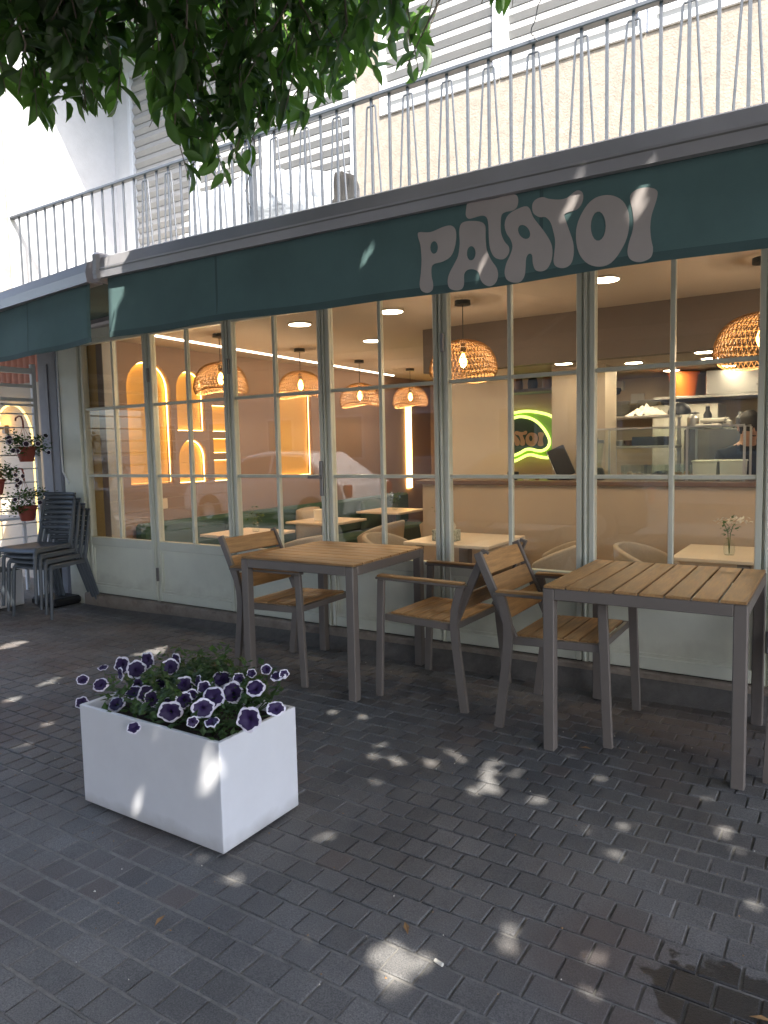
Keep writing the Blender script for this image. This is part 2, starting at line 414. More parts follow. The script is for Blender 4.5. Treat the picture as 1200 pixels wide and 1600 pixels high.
# ------------------------------------------------------------------ ground, paving, road
struct('ground', 'asphalt', -600, 600, -600, 600, -.6, -.3)
struct('road', 'asphalt', -80, 80, -13.0, -6.2, -.29, -.12)
struct('far_pavement', 'sand', -80, 80, -16, -13.0, -.29, 0.0)
struct('road_kerb', 'kerb', -80, 80, -6.2, -6.0, -.29, .01, b=.01)
pav = struct('pavement', 'sand', -80, 80, -6.0, .6, -.29, -.0055)
PW, PL, J = .1, .1, .0085
def paver_mesh(name, seed):
    rg = random.Random(seed); hx, hy = PL/2-.003, PW/2-.0055; bv = .0028
    def jit(a): return rg.uniform(-a, a)
    bot = [(-hx, -hy, -.03), (hx, -hy, -.03), (hx, hy, -.03), (-hx, hy, -.03)]
    mid = [(x+jit(.0012), y+jit(.0012), -bv*(1+jit(.3))) for x, y, _ in bot]
    top = [(x*(1-bv/hx)+jit(.001), y*(1-bv/hy)+jit(.001), jit(.0006)) for x, y, _ in bot]
    v = bot+mid+top
    f = [(0, 1, 5, 4), (1, 2, 6, 5), (2, 3, 7, 6), (3, 0, 4, 7), (4, 5, 9, 8), (5, 6, 10, 9), (6, 7, 11, 10), (7, 4, 8, 11), (8, 9, 10, 11)]
    return v, f
pvars = [paver_mesh('paver', i) for i in range(8)]
pmesh = []
for v, f in pvars:
    m = MB(); m.add(v, f); pmesh.append(m.mesh('paver', 'paver'))
cells = []
for row in range(-36, 28):
    yc = -2.845+row*.1+.05
    if yc > -.10 or yc < -5.95: continue
    off = .05 if (row+1000) % 2 else 0
    for c in range(-110, 45):
        xc = -1.177-off+c*.1+.05
        if -10.5 < xc < 3.2: cells.append((xc, yc))
def psize(c):
    x, y, z = topix((c[0], c[1], 0))
    if z < .3 or not (-15 < x < 1215 and 0 < y < 1612): return -1
    return 1/z
cells.sort(key=psize, reverse=True)
pf = MB()
for i, (x, y) in enumerate(cells):
    h = .0025*noise.noise(Vector((x*1.3, y*1.3, 0)))*2+random.uniform(-.0012, .0012)
    tx, ty = random.gauss(0, .006), random.gauss(0, .006)
    k = random.randrange(8); jx, jy = random.uniform(-.0012, .0012), random.uniform(-.0012, .0012); rz = random.gauss(0, .008)
    if i < 300:
        obj('paver', pmesh[k], pav, (x+jx, y+jy, h), (tx, ty, rz))
    else:
        v, f = pvars[k]; ca, sa = math.cos(rz), math.sin(rz)
        pf.add([(x+jx+a*ca-b*sa, y+jy+a*sa+b*ca, h+z+b*tx-a*ty) for a, b, z in v], f)
pfo = pf.build('paver_field', 'paver', pav); pfo['kind'] = 'stuff'

st = struct('doorstep', 'kerb', -5.02, 4.0, -.062, .14, -.02, .118, b=.010)
rp_ = MB()
def rampf(u, w_):
    x = -5.0+u*9.0; h_ = .018+.075*min(1, max(0, (x+4.6)/3.4)); yy = -.165+.105*w_
    return (x, yy, -.004+h_*w_**1.3+.003*noise.noise(Vector((x*4, yy*9, 0))))
rp_.grid(120, 6, rampf); tag(rp_.build('pavement_ramp', 'ramp', smooth='all'), kind='structure')

# ------------------------------------------------------------------ shop interior shell
FL = -.15; CZ = 2.35
struct('shop_floor', 'floor_in', -4.95, 4.2, .14, 6.1, FL-.1, FL)
struct('shop_ceiling', 'ceiling', -4.95, 4.2, .06, 6.1, CZ, CZ+.08)
struct('shop_back_wall', 'wall_brown', -4.95, 4.2, 5.9, 6.1, FL, CZ)
struct('shop_right_wall', 'wall_tan', 4.0, 4.2, .14, 5.9, FL, CZ)
struct('shop_threshold_wall', 'wall_tan', -4.95, 4.0, .06, .14, FL-.1, .12)
# left wall with lit niches cut into it
def arch(y0, y1, z0, z1, n=14):
    r = (y1-y0)/2; c = (y0+y1)/2; zc = z1-r
    return [(y0, z0), (y1, z0)]+[(c+r*math.cos(t), zc+r*math.sin(t)) for t in [math.pi*i/n for i in range(n+1)]]
def rect(y0, y1, z0, z1): return [(y0, z0), (y1, z0), (y1, z1), (y0, z1)]
NICHE = [arch(.30, .80, 1.06, 2.20), arch(.875, 1.24, 1.56, 2.15), arch(.875, 1.24, 1.05, 1.48),
         rect(1.335, 1.72, 1.56, 1.83), rect(1.335, 1.72, 1.34, 1.49), rect(1.335, 1.72, 1.05, 1.27), rect(2.38, 2.96, 1.05, 2.03)]
wm = MB(); wm.prism([[(.06, FL), (5.9, FL), (5.9, CZ), (.06, CZ)]]+NICHE, lambda a, b, d: (d, a, b), -4.75, -4.83)
lw = tag(wm.build('shop_left_wall', 'wall_brown'), kind='structure')
struct('shop_left_wall_backing', 'niche_back', -4.95, -4.832, .06, 5.9, FL, CZ)
for i, L in enumerate(NICHE):
    n = len(L); cx = sum(p[0] for p in L)/n; cz = sum(p[1] for p in L)/n
    t = thing('wall_niche', ['tall arched niche glowing amber, leftmost on the brown wall', 'small arched amber niche, the upper one beside the tall arch', 'small arched amber niche, the lower one beside the tall arch',
        'top one of three small rectangular amber wall niches', 'middle, flattest of three small rectangular amber wall niches', 'bottom one of three small rectangular amber wall niches', 'tall rectangular amber niche in the brown wall behind the hanging lamps'][i], 'wall niche', (-4.83, cx, min(p[1] for p in L)), group='lit niches in the shop wall')
    s = MB(); Lc = crom(L, 1)
    inn = [(cx+(p[0]-cx)*.985, cz+(p[1]-cz)*.985) for p in L]; inn2 = [(cx+(p[0]-cx)*(1-.018/max(.1, abs(p[0]-cx)+abs(p[1]-cz))), cz+(p[1]-cz)*(1-.018/max(.1, abs(p[0]-cx)+abs(p[1]-cz)))) for p in L]
    s.prism([inn, inn2], lambda a, b, d: (d, a, b), -4.795, -4.80); s.build('led_strip', 'led_warm', t)
    b_ = MB(); b_.prism([[(cx+(p[0]-cx)*.998, cz+(p[1]-cz)*.998) for p in L]], lambda a, b, d: (d, a, b), -4.827, -4.831); b_.build('back_panel', 'niche_back', t)
# bulkhead over the counter and lower kitchen ceiling
struct('bulkhead', 'bulkhead', -2.36, 4.0, 1.5, 1.62, 1.98, CZ)
struct('bulkhead_side', 'bulkhead', -2.36, -2.25, 1.62, 5.9, 2.06, CZ)
struct('kitchen_ceiling', 'ceiling', -2.36, 4.0, 1.62, 4.2, 2.02, 2.12)
struct('kitchen_back_wall', 'wall_cream', -2.36, 4.0, 3.9, 4.05, FL, 2.06)
struct('cream_partition', 'wall_cream', -2.52, -1.80, 2.02, 2.14, FL, 2.06)
struct('sign_wall', 'wall_tan', -2.74, -1.55, 3.1, 3.2, FL, 2.06)
struct('tan_pillar', 'counter_front', -1.49, -1.02, 2.25, 2.6, FL, 2.06)
struct('grey_wall_strip', 'wall_grey', -4.749, -4.742, .06, .21, FL, CZ)  # thin grey strip at the front end of the left wall

# ------------------------------------------------------------------ storefront
SF = thing('storefront', 'pale sage green glazed folding storefront under the green awning', 'storefront', (-2, 0, .105))
PITCH_X, X0 = .8976, -4.5158
ZB, Z1, Z2, ZT = .625, 1.165, 1.745, 2.30
NP = 9
def leaf(i):
    xc = X0+i*PITCH_X; hw = .429; fr = .031
    L = MB()   # door leaf frame: stiles, rails
    zb = .125
    for s in (-1, 1): L.box(xc+s*hw-(fr if s > 0 else 0), xc+s*hw+(fr if s < 0 else 0), -.028, .028, zb, ZT+.04, .004)
    xa, xb = xc-hw+fr, xc+hw-fr
    L.box(xa, xb, -.026, .026, zb, zb+.07, .004); L.box(xa, xb, -.026, .026, ZB-.075, ZB, .004); L.box(xa, xb, -.026, .026, ZT, ZT+.04, .004)
    lf = L.build('door_leaf', 'sage', SF)
    kp = MB(); kp.box(xa, xb, -.008, .008, zb+.07, ZB-.075)
    g = .018
    for a, b, c, d in ((xa, xa+g, zb+.07, ZB-.075), (xb-g, xb, zb+.07, ZB-.075), (xa+g, xb-g, zb+.07, zb+.07+g), (xa+g, xb-g, ZB-.075-g, ZB-.075)): kp.box(a, b, -.018, -.008, c, d)
    kp.build('kick_panel', 'sage_panel', lf)
    box('muntin', 'sage', lf, xc-.0125, xc+.0125, -.018, .018, ZB, ZT, .003)
    for z in (Z1, Z2):
        for a, b in ((xa, xc-.0125), (xc+.0125, xb)): box('muntin', 'sage', lf, a, b, -.0165, .0165, z-.0115, z+.0115, .003)
    for a, b in ((xa, xc-.0125), (xc+.0125, xb)):
        for c, d in ((ZB, Z1-.0115), (Z1+.0115, Z2-.0115), (Z2+.0115, ZT)):
            box('pane', 'glass', lf, a, b, -.003, .003, c, d)
    return lf
leaves_ = [leaf(i) for i in range(NP)]
for i in range(-1, NP):
    x = X0+(i+.5)*PITCH_X
    p = MB(); p.box(x-.0185, x+.0185, -.018, .06, .119, 2.36, .003); p.box(x-.007, x+.007, -.034, -.018, .125, 2.34, .003)
    p.build('post', 'sage', SF)
MB().box(-5.05, 3.7, -.03, .07, 2.342, 2.47, .005).build('head_beam', 'sage', SF)
MB().box(-5.30, -5.0, .0, .10, -.1, 2.47, .006).box(-5.012, -4.962, -.045, .0, .0, 2.33, .005).build('side_panel', 'sage_panel', SF)
MB().box(-4.955, 3.6, -.012, .03, .1185, .1245).build('leak_block', 'black', SF)  # added black strip: blocks room light and darkens the gap under the leaves
# handle and hinges
h = leaves_[3]; hx = X0+2.5*PITCH_X
hx -= .035; hd = MB(); hd.box(hx-.014, hx+.014, -.046, -.0285, 1.03, 1.27, .003); hd.bar((hx, -.06, 1.16), (hx-.10, -.06, 1.16), .018, .018, .003); hd.bar((hx, -.036, 1.16), (hx, -.068, 1.16), .016, .016); hd.build('door_handle', 'steel_dark', SF)
for i in (0, 1, 3, 5):
    for z in (.35, 1.98):
        x = X0+(i+.5)*PITCH_X+.02; MB().tube([(x, -.036, z-.055), (x, -.036, z+.055)], .011, 8).build('hinge', 'steel_dark' if i < 3 else 'alu', SF, smooth=True)

# ------------------------------------------------------------------ awnings
AY = -1.8
def val_y(x, z): return AY-.005+.008*math.sin(x*5+z*2)*max(0, min(1, (-1.1-x)/1.0))*((2.22-z)/.33)+.004*math.sin(x*2.1)
AW = thing('awning', 'long green awning with lettered valance and grey front bar', 'awning', (-.5, -1.0, 2.2))
b = MB()
prof = [(-1.83, 2.155), (-1.835, 2.20), (-1.825, 2.245), (-1.79, 2.262), (-1.75, 2.25), (-1.735, 2.20), (-1.75, 2.155)]
def extr(mb, prof, x0, x1):
    n = len(prof); vs = [(x0, y, z) for y, z in prof]+[(x1, y, z) for y, z in prof]
    mb.add(vs, [tuple(range(n))[::-1], tuple(range(n, 2*n))]+[(i, (i+1) % n, n+(i+1) % n, n+i) for i in range(n)])
extr(b, prof, -2.165, 3.4); b.build('front_bar', 'alu', AW)
g = MB(); g.box(-2.165, 3.4, -1.8355, -1.83, 2.188, 2.193); g.build('bar_groove', 'steel_dark', AW)
cap = MB(); cap.box(-2.215, -2.165, -1.842, -1.728, 2.14, 2.272, .012); cap.tube([(-2.19, -1.845, 2.18), (-2.19, -1.84, 2.18)], .012, 10); cap.build('end_cap', 'alu', AW)
VT, VB = 2.16, 1.885
def vbottom(x): return VB+.004*math.sin(x*3.1)+.003*math.sin(x*7.7)
v = MB(); v.grid(180, 10, lambda u, w: (-2.15+u*5.515, val_y(-2.15+u*5.515, VT+(vbottom(-2.15+u*5.515)-VT)*w), VT+(vbottom(-2.15+u*5.515)-VT)*w))
val = v.build('valance', 'awning', AW, smooth='all')
md = val.modifiers.new('thick', 'SOLIDIFY'); md.thickness = .0018; md.offset = 1
hm = MB(); hm.grid(180, 1, lambda u, w: (-2.148+u*5.51, val_y(-2.148+u*5.51, 1.9)-.0025, vbottom(-2.148+u*5.51)+.026*w+.001)); hm.build('hem', 'awning_dark', val, smooth='all')
for x in (-1.455, -.06, 1.35):
    s = MB(); s.grid(1, 8, lambda u, w: (x+.012*u, val_y(x, VT+(VB-VT)*w)-.0022, VT+(vbottom(x)+.03-VT)*w)); s.build('seam', 'awning_dark', val)
cn = MB(); cn.box(-2.165, 3.4, -.25, -.12, 2.44, 2.54, .02); cn.build('cassette', 'alu', AW)
fb = MB(); fb.grid(30, 8, lambda u, w: (-2.12-.24*min(1, w/.16)*(1-u)+u*5.52, -1.77+w*1.55, 2.245+w*.22-.03*math.sin(w*math.pi))); fbo = fb.build('canopy', 'awning', AW, smooth='all')
for x in (-1.6, .8, 2.9):
    MB().bar((x, -.2, 2.42), (x+.75, -.95, 2.30), .05, .035, .006).bar((x+.75, -.95, 2.30), (x+.1, -1.74, 2.2), .045, .03, .006).build('folding_arm', 'alu', AW)
# lettering
LET = {
 'P': ([(-8, 266), (30, 266), (60, 262), (110, 240), (150, 232), (172, 250), (177, 290), (170, 340), (150, 385), (110, 410), (72, 420), (58, 437), (58, 480), (66, 520), (62, 550), (38, 563), (10, 552), (0, 520), (5, 470), (8, 400), (2, 330), (-10, 290)], ell(69, 340, 19, 31)),
 'A': ([(200, 225), (225, 212), (265, 210), (300, 215), (320, 235), (322, 290), (328, 350), (350, 400), (378, 440), (385, 480), (372, 515), (345, 530), (318, 520), (300, 497), (290, 462), (265, 447), (235, 450), (218, 472), (218, 520), (205, 545), (175, 550), (148, 540), (138, 510), (145, 470), (170, 420), (188, 380), (195, 320), (192, 260)], ell(252, 368, 22, 35)),
 'T': ([(225, 150), (230, 125), (255, 112), (300, 108), (350, 103), (400, 90), (440, 78), (470, 82), (480, 105), (475, 140), (455, 158), (420, 165), (400, 180), (395, 220), (398, 270), (415, 310), (436, 335), (438, 365), (420, 392), (395, 398), (365, 385), (345, 345), (338, 290), (335, 230), (325, 192), (300, 184), (260, 195), (235, 198), (223, 180)], None),
 'A2': ([(425, 190), (450, 165), (490, 145), (520, 137), (538, 150), (555, 190), (590, 235), (620, 275), (645, 320), (652, 365), (645, 410), (625, 445), (595, 457), (568, 448), (556, 415), (552, 377), (537, 370), (523, 390), (520, 440), (515, 480), (495, 508), (462, 512), (430, 498), (418, 465), (425, 420), (445, 375), (455, 335), (445, 300), (425, 270), (415, 230)], ell(511, 263, 26, 38, tilt=-.6)),
 'T2': ([(550, 130), (565, 105), (600, 92), (630, 100), (680, 104), (720, 95), (750, 70), (775, 58), (795, 68), (800, 95), (790, 130), (765, 155), (730, 165), (708, 178), (715, 205), (735, 260), (752, 310), (757, 360), (748, 410), (725, 435), (695, 440), (668, 430), (658, 405), (662, 360), (665, 310), (655, 260), (640, 215), (615, 190), (585, 190), (555, 170)], None),
 'O': ([(905, 82), (950, 85), (995, 110), (1022, 160), (1028, 220), (1018, 290), (985, 360), (940, 415), (885, 433), (830, 420), (790, 380), (770, 320), (768, 250), (785, 190), (820, 130), (860, 95)], ell(876, 234, 37, 72)),
 'I': ([(1030, 95), (1045, 65), (1080, 48), (1125, 44), (1160, 55), (1166, 80), (1155, 125), (1138, 180), (1132, 240), (1138, 300), (1147, 345), (1138, 385), (1105, 405), (1070, 410), (1035, 395), (1022, 360), (1030, 310), (1045, 260), (1050, 210), (1042, 150)], None)}
LETW = {}
for k, (o_, hole) in LET.items():
    loops = [crom(o_, 3)]+([hole] if hole else [])
    LETW[k] = [[(lambda q: (q.x, q.z+.0145*(q.x+.5)+.02))(frompix(660+x/3.158, 280+y/3.158, 1, AY)) for x, y in L] for L in loops]
    m = MB(); m.prism(LETW[k], lambda a, b_, d: (a, val_y(a, b_)-d, b_), .004, .0025); m.build('letter', 'letter', val)

AW.rotation_euler = (0, .0145, 0); AW.location.z -= .02
# second awning, turned a little towards the wall
A2 = thing('awning', 'plain green awning at the far left with creased valance', 'awning', (-2.24, -1.80, 2.2), R(-6.4))
A2.rotation_euler = (0, 0, -R(6.4))
def a2(name, mb, m, parent=None, smooth=False): return mb.build(name, m, parent or A2, smooth, local=True)
b = MB(); extr(b, [(y+1.8, z-2.2) for y, z in prof], -4.8, -.03); a2('front_bar', b, 'alu')
def v2y(x, z): return .004+.012*math.sin(x*9+z*6)*((-.04-z)/.30)+.008*math.sin(x*4)
V2B = lambda x: -.315+.008*math.sin(x*3)
v = MB(); v.grid(120, 10, lambda u, w: (-4.75+u*4.69, v2y(-4.75+u*4.69, -.04+(V2B(-4.75+u*4.69)+.04)*w), -.04+(V2B(-4.75+u*4.69)+.04)*w))
v2 = a2('valance', v, 'awning', smooth='all'); md = v2.modifiers.new('thick', 'SOLIDIFY'); md.thickness = .0018
s = MB(); s.grid(1, 8, lambda u, w: (-.70+.012*u, v2y(-.70, -.04-.27*w)-.003, -.04-.27*w)); a2('seam', s, 'awning_dark', v2)
hm = MB(); hm.grid(120, 1, lambda u, w: (-4.75+u*4.69, v2y(-4.75+u*4.69, -.3)-.0025, V2B(-4.75+u*4.69)+.001+.025*w)); a2('hem', hm, 'awning_dark', v2, 'all')
fb = MB(); fb.grid(20, 6, lambda u, w: (-4.75+u*4.65, .04+w*1.45, .045+w*.24)); a2('canopy', fb, 'awning', smooth='all')
a2('cassette', MB().box(-4.8, -.03, 1.42, 1.54, .22, .34, .02), 'alu')

# ------------------------------------------------------------------ apartment building above
BL = thing('apartment_building', 'upper storey with beige stucco, white side wall and shuttered windows above the awning', 'building', (-1, .8, 2.5))
WY = .8
bw = MB(); bw.box(-2.52, 6, WY, WY+.25, 2.42, 3.83); bw.box(-2.52, 6, WY, WY+.25, 4.95, 9); bw.box(-2.52, -2.30, WY, WY+.25, 3.83, 4.95)
bw.build('stucco_wall', 'stucco', BL)
MB().box(-2.519, 6, WY-.012, WY-.001, 2.62, 2.96, .004).build('wall_foot_strip', 'stone', BL)  # stone-toned strip along the foot of the stucco wall
sw = MB(); sw.box(-5.75, -5.38, -.33, 1.3, 2.48, 9.0); sw.build('side_wall', 'stucco_white', BL)
sp = MB(); sp.box(-5.80, -5.74, -.62, -.36, 0.0, 9.0, .01); 
MB().box(-5.75, -5.376, -.43, -.331, 2.48, 9.0, .01).build('stone_edge', 'stone', BL)
MB().box(-5.38, -5.16, WY, WY+.2, 2.6, 9.0).box(-5.16, -2.52, WY, WY+.2, 4.95, 9).build('white_wall', 'stucco_white', BL)
# deep slab of the balcony above: gives the shade on the side wall
MB().box(-5.38, -3.5, -.40, WY, 5.36, 5.55).build('upper_slab', 'stucco_white', BL)
MB().box(-5.95, 6.0, .07, .62, 2.472, 2.60).build('soffit', 'stucco_white', BL)
# shutters: slats as single parts
def shutter(x0, x1, z0, z1, label=None):
    w = MB()
    f = .05
    for a, b_, c, d in ((x0, x0+f, z0, z1), (x1-f, x1, z0, z1), (x0+f, x1-f, z0, z0+f), (x0+f, x1-f, z1-f, z1)): w.box(a, b_, WY-.015, WY+.05, c, d, .004)
    wo = w.build('window', 'white_frame', BL)
    L = x1-x0-2*f
    me = MB(); me.add([(0, .0, 0), (L, .0, 0), (L, -.020, .042), (0, -.020, .042), (0, .006, .098), (L, .006, .098), (L, .012, .098), (0, .012, .098), (0, .012, 0), (L, .012, 0)],
        [(3, 2, 5, 4), (0, 1, 2, 3), (4, 5, 6, 7), (8, 9, 1, 0), (7, 6, 9, 8), (0, 3, 4, 7, 8), (1, 9, 6, 5, 2)])
    me = me.mesh('slat', 'shutter')
    z = z0+f
    while z+.09 < z1-f:
        obj('slat', me, wo, Vector((x0+f, WY+.025, z))-woff(wo)); z += .1
    MB().box(x0+f, x1-f, WY+.04, WY+.05, z0+f, z1-f).build('backing', 'shutter', wo)
    return wo
for x0, x1, z0 in ((-5.16, -4.30, 2.62), (-4.30, -3.42, 2.62), (-3.42, -2.52, 2.62), (-2.30, -1.32, 3.83), (-1.32, -.36, 3.83), (-.36, .60, 3.83), (.6, 1.6, 3.83)):
    shutter(x0+.004, x1-.004, z0, 4.95)
BR = thing('balcony_railing', 'grey metal balcony railing with narrow bent bars between upright balusters', 'railing', (-1, -.3, 2.6))
MB().box(-5.38, 6, -.34, WY, 2.62-.0, 2.64).build('balcony_floor', 'stone', BL)
MB().box(-5.38, 6, -.40, .068, 2.56, 2.618, .01).build('balcony_slab', 'stucco_white', BL)
RY, RZ = -.30, 3.39
MB().box(-5.38, 4, RY-.022, RY+.022, RZ-.012, RZ+.010, .004).build('handrail', 'rail', BR)
MB().box(-5.38, 4, RY-.012, RY+.012, 2.70, 2.72, .003).build('bottom_rail', 'rail', BR)
bal = MB().box(-.0078, .0078, -.0065, .0065, 2.72, RZ-.012, .0015).mesh('baluster', 'rail')
bent = MB(); tw, bwid = .030, .066
bent.tube([(-bwid, 0, 2.72), (-tw, 0, RZ-.062), (-tw+.006, 0, RZ-.052), (tw-.006, 0, RZ-.052), (tw, 0, RZ-.062), (bwid, 0, 2.72)], .0062, 6); bent = bent.mesh('bent_bar', 'rail', True)
o0 = woff(BR); k = 0; x = -1.408
xs = [-1.408+.1245*i for i in range(-31, 42)]
for i, x in enumerate(xs):
    j = i-31
    obj('baluster', bal, BR, Vector((x, RY, 0))-o0)
    if j % 2 == 0 and x > -3.75: obj('bent_bar', bent, BR, Vector((x, RY-.002, 0))-o0, (0, 0, random.uniform(-.02, .02)))
MB().box(-2.62, -2.58, RY-.02, RY+.02, 2.64, RZ-.012, .003).build('rail_post', 'rail', BR)
# rumpled sheet over boxes on the balcony
def shf(u, w):
    x = -3.55+u*1.35; prof_ = [(.02, 2.66), (.0, 3.1), (.08, 3.36), (.30, 3.44), (.45, 3.1), (.48, 2.66)]
    t = w*(len(prof_)-1); i = min(int(t), len(prof_)-2); t -= i
    y = prof_[i][0]*(1-t)+prof_[i+1][0]*t; z = prof_[i][1]*(1-t)+prof_[i+1][1]*t
    n = noise.noise_vector(Vector((x*3.5, w*5, 1)))*.05+noise.noise_vector(Vector((x*11, w*13, 4)))*.022
    zz = 1-.22*abs(u-.45)*2*(1 if u > .45 else .4)
    return (x+n.x, y+n.y, 2.66+(z-2.66)*zz+(n.z if w > .05 else 0))
s = MB(); s.grid(60, 50, shf); so = tag(s.build('draped_sheet', 'sheet', smooth='all'), 'crumpled white plastic sheet draped over things behind the railing', 'sheet')
# loose cable on the railing
def cable(pts, name, label):
    t = MB(); P = [Vector(p) for p in pts]; out = []
    for i in range(len(P)-1):
        for k in range(6):
            a = k/6; out.append(P[i].lerp(P[i+1], a)+Vector((random.uniform(-1, 1), 0, random.uniform(-1, 1)))*.006)
    t.tube(out, .003, 5); return tag(t.build(name, 'black', smooth='all'), label, 'cable')
cable([(-.58, -.36, 3.75), (-.60, -.36, 3.55), (-.66, -.34, 3.42), (-.62, -.33, 3.36)], 'cable', 'thin dark cable hanging over the right part of the handrail')
cable([(-2.62, -.34, 3.5), (-2.55, -.34, 3.25), (-2.63, -.34, 3.05), (-2.58, -.34, 2.9)], 'cable', 'thin dark cable dangling by the railing post in the middle')

# ------------------------------------------------------------------ outdoor furniture
def table_mesh(size, along):
    hs = size/2; z = .74
    P = []
    fr = MB(); w = .022
    for s in (-1, 1):
        fr.box(s*hs-(w if s > 0 else 0), s*hs+(w if s < 0 else 0), -hs+.05, hs-.05, z-.062, z-.012, .003)
        fr.box(-hs+.05, hs-.05, s*hs-(w if s > 0 else 0), s*hs+(w if s < 0 else 0), z-.062, z-.012, .003)
    P.append(('frame', fr.mesh('frame', 'taupe'), (0, 0, 0)))
    lg = MB().box(-.025, .025, -.025, .025, 0, z-.013, .004).mesh('leg', 'taupe')
    for sx in (-1, 1):
        for sy in (-1, 1): P.append(('leg', lg, (sx*(hs-.025), sy*(hs-.025), 0)))
    n = 8; pw = size/n
    if along == 'y': sl = MB().box(-pw/2+.0038, pw/2-.0038, -hs, hs, z-.012, z, .0025).mesh('slat', 'teak_y')
    else: sl = MB().box(-hs, hs, -pw/2+.0038, pw/2-.0038, z-.012, z, .0025).mesh('slat', 'teak')
    for i in range(n):
        o = -hs+pw*(i+.5); P.append(('slat', sl, (o, 0, 0) if along == 'y' else (0, o, 0)))
    return P
def make(parts, t):
    for n_, me, loc in parts: obj(n_, me, t, loc)
    return t
make(table_mesh(.785, 'x'), thing('cafe_table', 'square wooden slat cafe table with a facing chair on each side', 'table', (-1.827, -.550, 0), .024, 'outdoor tables'))
make(table_mesh(.803, 'y'), thing('cafe_table', 'square wooden slat cafe table nearest the camera at the right edge', 'table', (.0466, -.6177, 0), .0128, 'outdoor tables'))
def chair_parts():
    P = []; W2 = .245
    sf = MB()
    for s in (-1, 1):
        y = s*W2
        sf.bar((-.2, y, .428), (.225, y, .440), .022, .038, .003)
    for x in (-.19, .215): sf.bar((x, -W2+.011, .43+(.01 if x > 0 else 0)), (x, W2-.011, .43+(.01 if x > 0 else 0)), .022, .034, .003)
    P.append(('seat_frame', sf.mesh('seat_frame', 'taupe')))
    for s in (-1, 1):
        y = s*(W2+.022)
        f = MB(); f.bar((.262, y, 0), (.235, y, .645), .022, .042, .003, up=(1, 0, 0)); P.append(('front_leg', f.mesh('front_leg', 'taupe')))
        r = MB(); path = [(-.258, 0), (-.232, .20), (-.212, .36), (-.205, .45), (-.210, .52), (-.226, .58), (-.244, .645)]
        vs = []; wd = .021
        for i, (x, z) in enumerate(path):
            a = Vector(path[max(i-1, 0)]); b_ = Vector(path[min(i+1, len(path)-1)]); d = (b_-a).normalized(); nrm = Vector((-d.y, d.x))
            for sx in (-1, 1):
                for sy in (-1, 1): vs.append((x+nrm.x*sx*wd, y+sy*.011, z+nrm.y*sx*wd))
        fs = []
        for i in range(len(path)-1):
            a = i*4; b_ = a+4
            fs += [(a, a+1, b_+1, b_), (a+3, a+2, b_+2, b_+3), (a+2, a, b_, b_+2), (a+1, a+3, b_+3, b_+1)]
        fs += [(0, 2, 3, 1), (len(vs)-4, len(vs)-3, len(vs)-1, len(vs)-2)]
        r.add(vs, fs); P.append(('rear_leg', r.mesh('rear_leg', 'taupe')))
        am = MB(); am.bar((-.275, y, .650), (.262, y, .655), .042, .014, .003); P.append(('arm_bar', am.mesh('arm_bar', 'taupe')))
        aw = MB(); aw.bar((-.262, y, .663), (.250, y, .668), .05, .012, .004); P.append(('armrest', aw.mesh('armrest', 'teak')))
        u = MB(); u.bar((-.185, y-s*.024, .43), (-.372, y-s*.024, .835), .022, .04, .003, up=(1, 0, 0)); P.append(('back_upright', u.mesh('back_upright', 'taupe')))
    me = MB().box(-.037, .037, -W2+.0125, W2-.0125, -.007, .007, .003).mesh('seat_slat', 'teak_y')
    for i in range(5): P.append(('seat_slat', me, (-.155+i*.0795, 0, .449+i*.0022), (0, -.028, 0)))
    me = MB().box(-.007, .007, -W2+.010, W2-.010, -.0505, .0505, .003).mesh('back_slat', 'teak_y')
    for i in range(3):
        t = (.128+i*.0985)/.405*1.06; P.append(('back_slat', me, (-.185-.187*t*1.0+.0, 0, .43+.405*t), (0, -math.atan2(.187, .405), 0)))
    return P
CP = chair_parts()
def chair(label, x, y, rz):
    t = thing('wooden_armchair', label, 'chair', (x, y, 0), rz, 'outdoor slatted armchairs')
    for p in CP: obj(p[0], p[1], t, p[2] if len(p) > 2 else None, p[3] if len(p) > 3 else None)
    return t
chair('wooden slat armchair with taupe frame at the left table, back to the left', -2.09, -.61, .02)
chair('wooden slat armchair facing left toward the left table, seen from behind its back', -1.11, -.515, math.pi-.01)
chair('wooden slat armchair facing right, tucked at the right table', -.375, -.60, .015)
chair('wooden slat armchair at the right edge, only a leg in view', .78, -.62, math.pi+.02)

